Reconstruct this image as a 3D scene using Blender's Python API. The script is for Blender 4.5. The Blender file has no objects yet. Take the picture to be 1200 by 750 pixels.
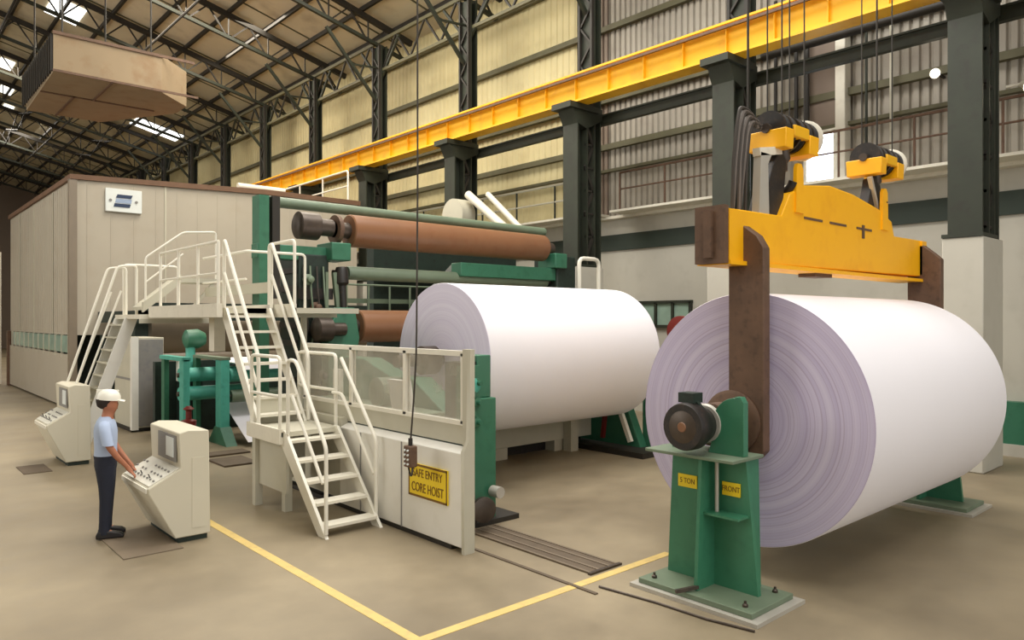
import bpy, bmesh, math, random
from mathutils import Vector, Matrix
random.seed(7)
PI = math.pi
C = bpy.context.scene.collection
SC = bpy.context.scene

# ------------------------------------------------------------------ camera, world, lights
cam_d = bpy.data.cameras.new('camera'); cam = bpy.data.objects.new('camera', cam_d); C.objects.link(cam)
cam.location = (0, 0, 2.52)
cam.rotation_euler = (math.radians(90), 0, -math.atan2(.667, .745))
cam_d.sensor_width = 36; cam_d.sensor_fit = 'HORIZONTAL'; cam_d.lens = 36 * 860 / 1200
cam_d.clip_end = 300
SC.camera = cam
SC.view_settings.view_transform = 'Standard'; SC.view_settings.look = 'None'
SC.view_settings.gamma = 1; SC.view_settings.use_curve_mapping = False
SC.view_settings.exposure = 0.32
W = bpy.data.worlds.new('world'); SC.world = W; W.use_nodes = True
bg = W.node_tree.nodes['Background']; bg.inputs[0].default_value = (1, .99, .97, 1); bg.inputs[1].default_value = 1.0

def area(name, loc, sx, sy, power, col=(1, .97, .92), rot=(0, 0, 0)):
    l = bpy.data.lights.new(name, 'AREA'); l.shape = 'RECTANGLE'; l.size = sx; l.size_y = sy
    l.energy = power; l.color = col
    o = bpy.data.objects.new(name, l); C.objects.link(o); o.location = loc; o.rotation_euler = rot
    return o
area('roof_fill_lamp', (3, -1, 13.5), 9, 8, 900)  # overhead area lights of this block are added fills, not roof openings
area('roof_fill_lamp', (8, 8, 14.2), 8, 8, 1500)
area('roof_fill_lamp', (9, 19, 14.0), 7, 7, 1300, (1, .92, .78))
area('side_fill_lamp', (-10, 22, 8), 8, 16, 1300, (1, .97, .92), (0, -PI/2, 0))  # unseen fill added at the left to brighten the hood side
area('roof_fill_lamp', (9, 30, 14.3), 7, 6, 1100, (1, .9, .74))
area('roof_fill_lamp', (7, 42, 15.2), 8, 5, 1300, (1, .9, .74))  # this fill and the next are added to lift the dark far end
area('roof_fill_lamp', (7, 58, 15.2), 8, 5, 1300, (1, .92, .8))

# ------------------------------------------------------------------ materials
def lin(c):
    return tuple(((v/255)/12.92 if v/255 <= .04045 else ((v/255+.055)/1.055)**2.4) for v in c) + (1,)
def mat(name, c, rough=.6, metal=0, var=.12, scale=3, bump=0, bscale=40, dirt=None, damt=.3, emit=None, alpha=None, spec=.5):
    m = bpy.data.materials.new(name); m.use_nodes = True
    n = m.node_tree.nodes; l = m.node_tree.links; b = n['Principled BSDF']
    b.inputs['Roughness'].default_value = rough; b.inputs['Metallic'].default_value = metal
    b.inputs['Specular IOR Level'].default_value = spec
    tc = n.new('ShaderNodeTexCoord'); nz = n.new('ShaderNodeTexNoise')
    nz.inputs['Scale'].default_value = scale; nz.inputs['Detail'].default_value = 5
    l.new(tc.outputs['Object'], nz.inputs['Vector'])
    mx = n.new('ShaderNodeMix'); mx.data_type = 'RGBA'
    L = lin(c); D = tuple(v*(1-var*1.6) for v in L[:3]) + (1,); U = tuple(min(1, v*(1+var)) for v in L[:3]) + (1,)
    mx.inputs['A'].default_value = D; mx.inputs['B'].default_value = U
    l.new(nz.outputs['Fac'], mx.inputs['Factor']); out = mx.outputs['Result']
    if dirt:
        n2 = n.new('ShaderNodeTexNoise'); n2.inputs['Scale'].default_value = scale*2.7; n2.inputs['Detail'].default_value = 8
        l.new(tc.outputs['Object'], n2.inputs['Vector'])
        r = n.new('ShaderNodeMapRange'); r.inputs['From Min'].default_value = .52; r.inputs['From Max'].default_value = .75
        r.inputs['To Max'].default_value = damt
        l.new(n2.outputs['Fac'], r.inputs['Value'])
        m2 = n.new('ShaderNodeMix'); m2.data_type = 'RGBA'; m2.inputs['B'].default_value = lin(dirt)
        l.new(out, m2.inputs['A']); l.new(r.outputs['Result'], m2.inputs['Factor']); out = m2.outputs['Result']
    l.new(out, b.inputs['Base Color'])
    if bump:
        n3 = n.new('ShaderNodeTexNoise'); n3.inputs['Scale'].default_value = bscale
        l.new(tc.outputs['Object'], n3.inputs['Vector'])
        bp = n.new('ShaderNodeBump'); bp.inputs['Strength'].default_value = bump; bp.inputs['Distance'].default_value = .02
        l.new(n3.outputs['Fac'], bp.inputs['Height']); l.new(bp.outputs['Normal'], b.inputs['Normal'])
    if emit:
        b.inputs['Emission Color'].default_value = lin(c); b.inputs['Emission Strength'].default_value = emit
    if alpha is not None: b.inputs['Alpha'].default_value = alpha
    return m
M = {}
M['concrete_wall'] = mat('concrete_wall', (188, 184, 172), .85, var=.07, scale=.8, dirt=(150, 144, 130), damt=.25)
M['band'] = mat('dark_green_band', (38, 50, 40), .6)
M['warm_lit_sheet'] = mat('warm_lit_sheet', (214, 202, 156), .6, var=.10, scale=.5, dirt=(180, 160, 110), damt=.3)  # yellow of the warm light on these bays is put into the colour
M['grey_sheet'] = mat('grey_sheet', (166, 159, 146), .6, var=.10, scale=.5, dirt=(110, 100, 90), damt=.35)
M['brown_sheet'] = mat('brown_sheet', (128, 112, 98), .6, var=.12, scale=.5)
M['roof'] = mat('roof_sheet', (212, 202, 176), .7, var=.12, scale=.4, dirt=(120, 100, 75), damt=.4)
M['steel'] = mat('dark_green_steel', (43, 48, 36), .6, var=.25, scale=2, dirt=(35, 30, 25), damt=.6)
M['steel_dark'] = mat('dark_steel', (40, 36, 30), .6, var=.25, scale=2)
M['girt'] = mat('olive_girt', (92, 88, 62), .6, var=.2)
M['crane_yellow'] = mat('crane_yellow', (246, 184, 20), .5, var=.12, scale=.8, dirt=(205, 130, 15), damt=.5)
M['beam_yellow'] = mat('beam_yellow', (255, 184, 14), .42, var=.05, scale=1.5, dirt=(225, 140, 0), damt=.3)
M['rust'] = mat('rusty_brown', (104, 78, 60), .65, var=.3, scale=5, dirt=(60, 44, 36), damt=.6)
M['hood'] = mat('hood_panel', (180, 172, 156), .5, var=.06, scale=.7, dirt=(165, 150, 130), damt=.3)
M['hood_top'] = mat('hood_roof_edge', (112, 84, 64), .7, var=.2)
M['cream'] = mat('cream_paint', (226, 221, 205), .5, var=.05, dirt=(185, 175, 155), damt=.25)
M['console'] = mat('console_paint', (208, 202, 182), .5, var=.05, scale=1.5)
M['console_top'] = mat('console_top', (222, 220, 208), .4, var=.06, scale=6)
M['rail_white'] = mat('railing_paint', (232, 228, 214), .45, var=.06)
M['white_panel'] = mat('white_panel', (232, 230, 222), .4, var=.04, scale=1.2, dirt=(205, 200, 188), damt=.3)
M['beige_panel'] = mat('beige_panel', (192, 188, 170), .55, var=.07)
M['grey_panel'] = mat('grey_panel', (138, 136, 132), .55, var=.10, dirt=(110, 108, 120), damt=.4)
M['green'] = mat('machine_green', (54, 112, 86), .45, var=.14, scale=2, dirt=(18, 70, 48), damt=.4)
M['stand_green'] = mat('stand_green', (60, 124, 94), .42, var=.12, scale=3, dirt=(40, 96, 72), damt=.4)
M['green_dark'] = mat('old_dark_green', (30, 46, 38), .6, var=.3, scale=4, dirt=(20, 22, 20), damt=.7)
M['green_grey'] = mat('grey_green', (112, 128, 106), .5, var=.15)
M['teal'] = mat('teal_paint', (80, 172, 154), .5, var=.1, dirt=(40, 110, 96), damt=.4)
M['black'] = mat('black_iron', (34, 30, 28), .5, var=.3, scale=8, dirt=(70, 54, 44), damt=.5)
M['dark_metal'] = mat('oily_metal', (84, 74, 66), .4, .5, var=.3, scale=9)
M['steel_bright'] = mat('worn_steel', (186, 182, 172), .4, .15, var=.12)
M['copper'] = mat('brown_roller', (134, 94, 66), .38, var=.12, scale=2, dirt=(120, 70, 42), damt=.35)
M['roller_grey'] = mat('grey_roller', (132, 120, 104), .4, var=.1)
M['yellow_line'] = mat('yellow_floor_paint', (216, 188, 116), .6, var=.1, scale=4, dirt=(180, 158, 112), damt=.7)
M['label_yellow'] = mat('label_yellow', (240, 208, 30), .5, var=.04)
M['label_text'] = mat('label_text', (120, 84, 14), .6, var=.05)
M['sign_white'] = mat('sign_white', (226, 232, 230), .5, var=.03)
M['navy'] = mat('sign_navy', (32, 52, 84), .5, var=.05)
M['paleblue'] = mat('sign_pale_blue', (150, 168, 196), .5, var=.05)
M['lamp'] = mat('lamp_glow', (255, 244, 220), .5, var=0, emit=9)
M['daylight'] = mat('daylight_glazing', (232, 240, 255), .5, var=0, emit=5)
M['skylight'] = mat('skylight_glazing', (240, 242, 238), .5, var=0, emit=2.2)
M['red'] = mat('red_paint', (120, 36, 30), .5, var=.2)
M['plate'] = mat('floor_plate', (122, 108, 90), .6, var=.15, scale=3)
M['groove'] = mat('floor_groove', (98, 84, 68), .7, var=.2, scale=6)
M['cable'] = mat('cable_rubber', (58, 52, 46), .7)
M['cable_grey'] = mat('cable_grey', (104, 96, 90), .7)
M['window_green'] = mat('window_tint', (150, 175, 160), .2, var=.2)
M['dirty_brown'] = mat('ply_duct', (150, 132, 106), .8, var=.15, scale=.9, dirt=(130, 100, 70), damt=.6)
M['skin'] = mat('skin', (172, 112, 84), .6, var=.05)
M['shirt'] = mat('shirt_blue', (178, 194, 222), .8, var=.06, scale=8)
M['trousers'] = mat('trousers_navy', (34, 38, 52), .85, var=.15, scale=6)
M['shoe'] = mat('shoe_black', (30, 26, 26), .5)
M['hat'] = mat('hard_hat', (240, 238, 226), .35, var=.03)
M['hair'] = mat('hair_dark', (44, 36, 32), .8)
M['eye'] = mat('eye', (30, 24, 22), .4)

def glass():
    m = bpy.data.materials.new('guard_glass'); m.use_nodes = True
    n = m.node_tree.nodes; l = m.node_tree.links; b = n['Principled BSDF']
    b.inputs['Base Color'].default_value = lin((205, 200, 186)); b.inputs['Roughness'].default_value = .15
    tc = n.new('ShaderNodeTexCoord'); nz = n.new('ShaderNodeTexNoise'); nz.inputs['Scale'].default_value = 3
    l.new(tc.outputs['Object'], nz.inputs['Vector'])
    r = n.new('ShaderNodeMapRange'); r.inputs['To Min'].default_value = .22; r.inputs['To Max'].default_value = .5
    l.new(nz.outputs['Fac'], r.inputs['Value']); l.new(r.outputs['Result'], b.inputs['Alpha'])
    return m
M['glass'] = glass()

def floor_mat():
    m = bpy.data.materials.new('floor_concrete'); m.use_nodes = True
    n = m.node_tree.nodes; l = m.node_tree.links; b = n['Principled BSDF']
    tc = n.new('ShaderNodeTexCoord')
    a = n.new('ShaderNodeTexNoise'); a.inputs['Scale'].default_value = .35; a.inputs['Detail'].default_value = 6
    c = n.new('ShaderNodeTexNoise'); c.inputs['Scale'].default_value = 2.4; c.inputs['Detail'].default_value = 8; c.inputs['Roughness'].default_value = .7
    for q in (a, c): l.new(tc.outputs['Object'], q.inputs['Vector'])
    mx = n.new('ShaderNodeMix'); mx.data_type = 'RGBA'
    mx.inputs['A'].default_value = lin((116, 104, 84)); mx.inputs['B'].default_value = lin((163, 149, 123))
    r = n.new('ShaderNodeMapRange'); r.inputs['From Min'].default_value = .3; r.inputs['From Max'].default_value = .7
    l.new(a.outputs['Fac'], r.inputs['Value']); l.new(r.outputs['Result'], mx.inputs['Factor'])
    m2 = n.new('ShaderNodeMix'); m2.data_type = 'RGBA'; m2.blend_type = 'MULTIPLY'; m2.inputs['Factor'].default_value = 1
    r2 = n.new('ShaderNodeMapRange'); r2.inputs['From Min'].default_value = .25; r2.inputs['From Max'].default_value = .75
    r2.inputs['To Min'].default_value = .82; r2.inputs['To Max'].default_value = 1.08
    l.new(c.outputs['Fac'], r2.inputs['Value']); l.new(mx.outputs['Result'], m2.inputs['A']); l.new(r2.outputs['Result'], m2.inputs['B'])
    l.new(m2.outputs['Result'], b.inputs['Base Color'])
    r3 = n.new('ShaderNodeMapRange'); r3.inputs['To Min'].default_value = .32; r3.inputs['To Max'].default_value = .62
    l.new(c.outputs['Fac'], r3.inputs['Value']); l.new(r3.outputs['Result'], b.inputs['Roughness'])
    return m
M['floor'] = floor_mat()

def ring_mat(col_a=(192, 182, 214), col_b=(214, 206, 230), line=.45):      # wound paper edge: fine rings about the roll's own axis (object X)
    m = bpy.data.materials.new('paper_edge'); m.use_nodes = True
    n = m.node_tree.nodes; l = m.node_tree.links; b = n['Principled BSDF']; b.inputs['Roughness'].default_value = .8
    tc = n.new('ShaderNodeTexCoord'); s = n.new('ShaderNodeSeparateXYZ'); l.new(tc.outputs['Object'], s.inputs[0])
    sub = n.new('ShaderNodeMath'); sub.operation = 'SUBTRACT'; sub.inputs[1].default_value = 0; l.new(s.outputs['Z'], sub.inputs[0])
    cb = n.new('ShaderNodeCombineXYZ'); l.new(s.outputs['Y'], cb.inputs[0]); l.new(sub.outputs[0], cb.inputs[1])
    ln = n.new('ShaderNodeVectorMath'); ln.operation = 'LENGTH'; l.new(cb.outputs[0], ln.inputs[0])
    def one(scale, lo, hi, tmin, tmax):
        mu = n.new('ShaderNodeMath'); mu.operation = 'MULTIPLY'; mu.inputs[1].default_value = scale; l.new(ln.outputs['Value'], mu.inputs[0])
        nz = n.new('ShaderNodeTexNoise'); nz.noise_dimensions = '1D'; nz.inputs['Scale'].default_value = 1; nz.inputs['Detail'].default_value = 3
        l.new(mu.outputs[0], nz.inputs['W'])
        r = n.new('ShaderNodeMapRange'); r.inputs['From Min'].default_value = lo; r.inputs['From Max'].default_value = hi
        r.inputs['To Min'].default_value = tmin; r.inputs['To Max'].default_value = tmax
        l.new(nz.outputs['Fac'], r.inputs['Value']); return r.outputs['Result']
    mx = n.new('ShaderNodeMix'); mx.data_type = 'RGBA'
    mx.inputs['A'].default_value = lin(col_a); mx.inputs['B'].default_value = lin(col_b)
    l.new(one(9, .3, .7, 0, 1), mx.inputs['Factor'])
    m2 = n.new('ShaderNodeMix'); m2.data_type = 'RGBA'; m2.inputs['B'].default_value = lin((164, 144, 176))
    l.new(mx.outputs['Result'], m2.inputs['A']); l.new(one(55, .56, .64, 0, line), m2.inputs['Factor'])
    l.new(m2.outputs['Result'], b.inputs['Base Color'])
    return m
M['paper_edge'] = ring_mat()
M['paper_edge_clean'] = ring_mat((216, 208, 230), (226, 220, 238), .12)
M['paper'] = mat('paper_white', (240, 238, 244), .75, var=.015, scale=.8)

# ------------------------------------------------------------------ mesh helpers
def wloc(o):
    v = Vector((0, 0, 0))
    while o is not None: v = v + Vector(o.location); o = o.parent
    return v
class MB:
    def __init__(s): s.bm = bmesh.new()
    def face(s, vs): 
        try: return s.bm.faces.new(vs)
        except ValueError: return None
    def hexa(s, P):
        v = [s.bm.verts.new(p) for p in P]
        for f in ((0,3,2,1),(4,5,6,7),(0,1,5,4),(1,2,6,5),(2,3,7,6),(3,0,4,7)): s.face([v[i] for i in f])
        return s
    def box(s, x0, x1, y0, y1, z0, z1):
        return s.hexa([(x0,y0,z0),(x1,y0,z0),(x1,y1,z0),(x0,y1,z0),(x0,y0,z1),(x1,y0,z1),(x1,y1,z1),(x0,y1,z1)])
    def bar(s, p, q, w, h=None):
        p, q = Vector(p), Vector(q); h = h or w; d = (q-p).normalized()
        up = Vector((0,0,1)) if abs(d.z) < .95 else Vector((0,1,0))
        a = d.cross(up).normalized()*w/2; b = a.cross(d).normalized()*h/2
        return s.hexa([p-a-b, p+a-b, p+a+b, p-a+b, q-a-b, q+a-b, q+a+b, q-a+b])
    def tube(s, p, q, r, r2=None, seg=16, cap=True):
        p, q = Vector(p), Vector(q); r2 = r if r2 is None else r2; d = (q-p).normalized()
        up = Vector((0,0,1)) if abs(d.z) < .95 else Vector((0,1,0))
        a = d.cross(up).normalized(); b = a.cross(d)
        A = []; B = []
        for i in range(seg):
            t = 2*PI*i/seg; k = a*math.cos(t)+b*math.sin(t)
            A.append(s.bm.verts.new(p+k*r)); B.append(s.bm.verts.new(q+k*r2))
        for i in range(seg):
            j = (i+1) % seg; s.face([A[i], A[j], B[j], B[i]])
        if cap: s.face(A[::-1]); s.face(B)
        return s
    def lathe(s, p, d, prof, seg=24):      # prof = [(t, r)...] along d from p
        p, d = Vector(p), Vector(d).normalized()
        up = Vector((0,0,1)) if abs(d.z) < .95 else Vector((0,1,0))
        a = d.cross(up).normalized(); b = a.cross(d); rings = []
        for t, r in prof:
            rings.append([s.bm.verts.new(p+d*t+(a*math.cos(2*PI*i/seg)+b*math.sin(2*PI*i/seg))*max(r, 1e-4)) for i in range(seg)])
        for R0, R1 in zip(rings, rings[1:]):
            for i in range(seg): s.face([R0[i], R0[(i+1) % seg], R1[(i+1) % seg], R1[i]])
        s.face(rings[0][::-1]); s.face(rings[-1])
        return s
    def sweep(s, pts, r, seg=8):
        P = [Vector(p) for p in pts]; Q = [P[0]]
        for i in range(1, len(P)-1):       # rounded corners
            a = P[i-1]-P[i]; b = P[i+1]-P[i]; k = min(r*3.2, a.length*.45, b.length*.45)
            A = P[i]+a.normalized()*k; B = P[i]+b.normalized()*k
            if a.normalized().dot(b.normalized()) > -.985:
                for t in (0, .33, .67, 1): Q.append(A*(1-t)**2+P[i]*2*t*(1-t)+B*t*t)
            else: Q.append(P[i])
        Q.append(P[-1]); prev = None; n = None
        for i, p in enumerate(Q):
            d = ((Q[i+1]-p) if i+1 < len(Q) else (p-Q[i-1])).normalized()
            if 0 < i < len(Q)-1: d = ((Q[i+1]-p).normalized()+(p-Q[i-1]).normalized()).normalized()
            if n is None:
                up = Vector((0,0,1)) if abs(d.z) < .9 else Vector((1,0,0)); n = d.cross(up).normalized()
            else: n = (n-d*n.dot(d)).normalized()
            b = d.cross(n)
            ring = [s.bm.verts.new(p+(n*math.cos(2*PI*j/seg)+b*math.sin(2*PI*j/seg))*r) for j in range(seg)]
            if prev:
                for j in range(seg): s.face([prev[j], prev[(j+1) % seg], ring[(j+1) % seg], ring[j]])
            else: s.face(ring[::-1])
            prev = ring
        s.face(prev); return s
    def prism(s, pts, axis, a, b):         # axis 'Y': pts are (x,z); 'X': (y,z); 'Z': (x,y)
        f = {'Y': lambda u, v, w: (u, w, v), 'X': lambda u, v, w: (w, u, v), 'Z': lambda u, v, w: (u, v, w)}[axis]
        A = [s.bm.verts.new(f(u, v, a)) for u, v in pts]; B = [s.bm.verts.new(f(u, v, b)) for u, v in pts]
        s.face(A); s.face(B[::-1]); n = len(pts)
        for i in range(n): s.face([A[i], A[(i+1) % n], B[(i+1) % n], B[i]])
        return s
    def build(s, name, m, parent=None, bevel=0, smooth=True):
        bmesh.ops.recalc_face_normals(s.bm, faces=s.bm.faces)
        off = wloc(parent) if parent else Vector((0,0,0))
        if off.length: bmesh.ops.translate(s.bm, vec=-off, verts=s.bm.verts)
        me = bpy.data.meshes.new(name); s.bm.to_mesh(me); s.bm.free()
        me.materials.append(M[m] if isinstance(m, str) else m)
        if smooth:
            for p in me.polygons: p.use_smooth = True
            me.set_sharp_from_angle(angle=math.radians(38))
        o = bpy.data.objects.new(name, me); C.objects.link(o)
        if parent: o.parent = parent
        if bevel:
            bv = o.modifiers.new('bevel', 'BEVEL'); bv.width = bevel; bv.segments = 2; bv.limit_method = 'ANGLE'
        return o
def tag(o, label, cat, group=None, kind=None):
    o['label'] = label; o['category'] = cat
    if group: o['group'] = group
    if kind: o['kind'] = kind
    return o
def thing(name, loc, label, cat, group=None):
    o = bpy.data.objects.new(name, None); C.objects.link(o); o.location = loc; o.empty_display_size = .2
    return tag(o, label, cat, group)
def struct(name, mb, m, **k):
    o = mb.build(name, m, **k); o['kind'] = 'structure'; return o
def dup(root, dloc, label, group=None, scale=None):
    def rec(o, parent):
        c = o.copy(); C.objects.link(c); c.parent = parent
        for ch in [x for x in o.children]: rec(ch, c)
        return c
    r = rec(root, None); r.location = Vector(root.location)+Vector(dloc); r['label'] = label
    if group: r['group'] = group
    if scale: r.scale = scale
    return r
def text(name, body, size, loc, rot, m, parent, ext=.002, sx=1):
    cu = bpy.data.curves.new(name, 'FONT'); cu.body = body; cu.size = size; cu.extrude = ext
    cu.align_x = 'CENTER'; cu.align_y = 'CENTER'; cu.materials.append(M[m])
    o = bpy.data.objects.new(name, cu); C.objects.link(o); o.parent = parent
    me = bpy.data.meshes.new_from_object(o); bpy.data.objects.remove(o)
    me.materials.clear(); me.materials.append(M[m])
    o = bpy.data.objects.new(name, me); C.objects.link(o); o.parent = parent
    o.location = Vector(loc)-wloc(parent); o.rotation_euler = rot; o.scale = (sx, 1, 1); return o

# ------------------------------------------------------------------ the hall
XW, YE, ZE, SL = 16.2, 80.0, 13.4, .25
def zr(x): return ZE+SL*(XW-x) if x > -2 else ZE+SL*(XW+2)+SL*(x+2)
struct('floor', MB().box(-12, 18, -14, YE+.2, -.2, 0), 'floor')
struct('wall_right', MB().box(XW, XW+.3, -14, YE, 0, 4.5).box(XW, XW+.3, -14, YE, 4.95, 5.45), 'concrete_wall')
struct('trim_1', MB().box(XW-.06, XW+.3, -14, YE, 4.5, 4.95), 'band')
struct('trim_2', MB().box(XW-.25, XW, -14, YE, 5.38, 5.46), 'cream')
struct('baseboard_right', MB().box(XW-.25, XW, -6, 8.6, .22, 1.0), 'green')
struct('trim_3', MB().box(XW-.3, XW, -6, 8.6, 0, .22), 'concrete_wall')
struct('wall_end', MB().box(-12, XW+.3, YE, YE+.3, 0, 18), 'brown_sheet')
struct('wall_left', MB().box(-12.3, -12, -14, YE, 0, 14), 'concrete_wall')

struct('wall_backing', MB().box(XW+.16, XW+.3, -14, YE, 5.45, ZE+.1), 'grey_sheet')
def corrugated(name, y0, y1, z0, z1, m, pitch=.19, dep=.06, x=XW+.05):
    mb = MB(); n = int((y1-y0)/pitch); prev = None
    for i in range(n+1):
        for k, dx in ((0, 0), (.16, 0), (.3, dep), (.86, dep)):
            y = y0+(i+k)*pitch
            if y > y1: break
            a = mb.bm.verts.new((x-dx, y, z0)); b = mb.bm.verts.new((x-dx, y, z1))
            if prev: mb.face([prev[0], a, b, prev[1]])
            prev = (a, b)
    return struct(name, mb, m, smooth=False)
colY = [4.1, 8.7, 13.2, 18.4, 23.7, 28.8] + [33.9+5.05*i for i in range(9)]
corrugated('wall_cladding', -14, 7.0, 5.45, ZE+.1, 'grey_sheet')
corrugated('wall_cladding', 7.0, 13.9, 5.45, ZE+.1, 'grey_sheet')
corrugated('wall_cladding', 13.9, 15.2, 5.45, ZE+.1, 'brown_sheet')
corrugated('wall_cladding', 15.2, YE, 5.45, ZE+.1, 'warm_lit_sheet', pitch=.26, dep=.03)
struct('wall_pilaster', MB().box(XW-.3, XW, 7.0, 7.22, 5.5, 9.6), 'cream', bevel=.02)
struct('wall_panel', MB().box(XW-.12, XW-.02, 7.22, 7.9, 5.5, 9.6), 'brown_sheet')

# roof
mb = MB()
for (xa, xb) in ((-12, -2), (-2, XW+.3)):
    mb.hexa([(xa,-14,zr(xa)), (xb,-14,zr(xb)), (xb,YE,zr(xb)), (xa,YE,zr(xa)),
             (xa,-14,zr(xa)+.08), (xb,-14,zr(xb)+.08), (xb,YE,zr(xb)+.08), (xa,YE,zr(xa)+.08)])
struct('ceiling', mb, 'roof')
k = 4
for i in range(12):
    x = XW-.9-i*1.45
    struct('trim_%d' % k, MB().box(x-.05, x+.05, -12, YE, zr(x)-.16, zr(x)-.0), 'steel_dark'); k += 1
for i in range(24):     # sheet laps running down the slope
    y = 3+i*3.1
    struct('trim_%d' % k, MB().bar((-2, y, zr(-2)-.02), (XW, y, zr(XW)-.02), .05, .04), 'girt'); k += 1
for z, h, m in ((10.8, .16, 'girt'), (8.75, .14, 'girt'), (7.4, .16, 'girt'), (12.6, .2, 'girt'), (6.75, .08, 'girt')):
    struct('trim_%d' % k, MB().box(XW-.16, XW-.01, -12, YE, z, z+h), m); k += 1
# glazed bright openings
n = 1
for (x0, x1, y0, y1) in ((6.1, 7.3, 35.1, 37.2), (5.6, 6.2, 45.6, 47.2), (6.2, 6.8, 50.4, 51.8), (6.8, 7.3, 54, 55.2), (12.3, 14.9, 46.4, 48.2)):
    struct('window_%d' % n, MB().hexa([(x0,y0,zr(x0)-.05), (x1,y0,zr(x1)-.05), (x1,y1,zr(x1)-.05), (x0,y1,zr(x0)-.05),
        (x0,y0,zr(x0)-.02), (x1,y0,zr(x1)-.02), (x1,y1,zr(x1)-.02), (x0,y1,zr(x0)-.02)]), 'skylight'); n += 1
def win(x, y0, y1, z0, z1, mpane, mframe, bars):
    global n
    w = MB().box(x-.03, x-.01, y0, y1, z0, z1).build('window_%d' % n, mpane); w['kind'] = 'structure'; n += 1
    f = MB()
    for a in (z0, z1): f.box(x-.09, x, y0-.05, y1+.05, a-.04, a+.04)
    for i in range(bars+1):
        y = y0+(y1-y0)*i/bars; f.box(x-.09, x, y-.035, y+.035, z0, z1)
    f.build('window_frame', mframe, w)
win(XW, 11.1, 13.3, 2.35, 3.0, 'window_green', 'steel', 4)
win(XW-.1, 7.27, 7.95, 5.6, 6.7, 'daylight', 'cream', 1)

# ------------------------------------------------------------------ columns, trusses
def column(y, lab, grp=None):
    t = thing('steel_column', (14.5, y, 3.9), lab, 'column', grp)
    w = .26
    fl = MB().box(13.85, 13.9, y-w, y+w, 3.9, 8.1).box(14.2, 14.25, y-w, y+w, 3.9, 8.1).box(13.9, 14.2, y-.03, y+.03, 3.9, 8.1)
    fl.box(13.7, 14.5, y-w-.05, y+w+.05, 3.9, 3.96)
    fl.build('front_leg', 'steel', t)
    MB().box(14.5, 14.54, y-w, y+w, 3.9, 12.7).box(14.72, 14.76, y-w, y+w, 3.9, 12.7).box(14.54, 14.72, y-.03, y+.03, 3.9, 12.7).build('rear_leg', 'steel', t)
    la = MB(); z = 4.1; s = 1
    while z < 7.9:
        for dy in (-.2, .2):
            la.bar((14.2, y+dy, z if s > 0 else z+.6), (14.5, y+dy, z+.6 if s > 0 else z), .05, .08)
        la.bar((14.2, y-.2, z), (14.5, y-.2, z), .05, .05)
        z += .6; s = -s
    la.build('lacing', 'steel_dark', t)
    MB().prism([(13.6, 8.1), (14.8, 8.1), (14.8, 7.8), (14.2, 7.5), (13.85, 7.6)], 'Y', y-.27, y+.27).box(13.5, 14.6, y-.34, y+.34, 7.95, 8.1).build('bracket', 'steel', t)
    up = MB(); z = 8.3; s = 1
    while z < 12.2:
        up.bar((14.45, y+.2*s, z), (14.45, y-.2*s, z+.5), .05); z += .5; s = -s
    up.box(14.4, 14.5, y-.25, y-.18, 8.1, 12.7).box(14.4, 14.5, y+.18, y+.25, 8.1, 12.7)
    up.build('upper_lacing', 'steel_dark', t)
    kb = MB().bar((14.5, y, 10.6), (12.4, y, 12.9), .1, .1).bar((14.6, y, 11.4), (14.6, y+1.3, 12.8), .08).bar((14.6, y, 11.4), (14.6, y-1.3, 12.8), .08)
    kb.bar((13.4, y, 11.8), (14.5, y, 11.9), .06)
    kb.build('knee_brace', 'steel', t)
    p = MB().box(13.72, 14.8, y-.31, y+.31, 0, 3.9)
    p = p.build('concrete_pier', 'concrete_wall', None, bevel=.02); return p
labs = ['dark green steel column standing on the concrete pier nearest the right edge',
        'dark green steel column rising directly behind the left end of the yellow lifting beam',
        'dark green laced column behind the far end of the upper brown roller',
        'dark steel column behind the middle of the upper brown roller, whitish ducts beside it',
        'dark column behind the cream railing on the roof of the machine hood',
        'dark steel column where the yellow crane rail nearly meets the hood roof']
plabs = ['concrete pier under the green column nearest the right edge',
         'concrete pier under the green column behind the lifting beam',
         'concrete pier under the column at the far end of the upper brown roller',
         'concrete pier under the column behind the middle of the brown roller',
         'concrete pier under the column behind the hood roof railing',
         'concrete pier under the column where the crane rail meets the hood']
for i, y in enumerate(colY):
    if i < 6: p = column(y, labs[i]); tag(p, plabs[i], 'pier')
    else:
        p = column(y, 'distant dark wall column far beyond the machine hood', 'distant wall columns')
        tag(p, 'concrete pier under a distant wall column', 'pier', 'distant piers')
tlabs = ['roof truss above the green column nearest the right edge', 'roof truss above the column behind the lifting beam',
         'roof truss above the column at the far end of the brown roller', 'roof truss above the column behind the middle of the brown roller, nearest at upper left',
         'roof truss just behind the hanging brown duct, over the hood railing column', 'roof truss second behind the hanging brown duct']
def truss(y):
    i = colY.index(y)
    t = thing('roof_truss', (15, y, 12.6), tlabs[i] if i < 6 else 'distant dark laced roof truss far beyond the hanging duct', 'truss', None if i < 6 else 'distant roof trusses')
    x0, x1, dep = 16.0, -2, 1.15
    top = MB().bar((x0, y, zr(x0)-.28), (x1, y, zr(x1)-.28), .16, .2); top.build('top_chord', 'steel_dark', t)
    MB().bar((x0-.2, y, zr(x0)-dep+.15), (x1, y, zr(x1)-dep-.25), .13, .12).build('bottom_chord', 'steel', t)
    la = MB(); x = x0-.3; s = 0
    while x > x1+.8:
        xn = x-.8
        f = lambda q, s: zr(q)-.3 if s else zr(q)-dep-.25*(x0-q)/(x0-x1)
        la.bar((x, y, f(x, s)), (xn, y, f(xn, 1-s)), .055)
        if s: la.bar((xn, y, f(xn, 0)), (xn, y, f(xn, 1)), .045)
        x = xn; s = 1-s
    la.build('lacing', 'steel_dark', t)
for y in colY: truss(y)
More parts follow.
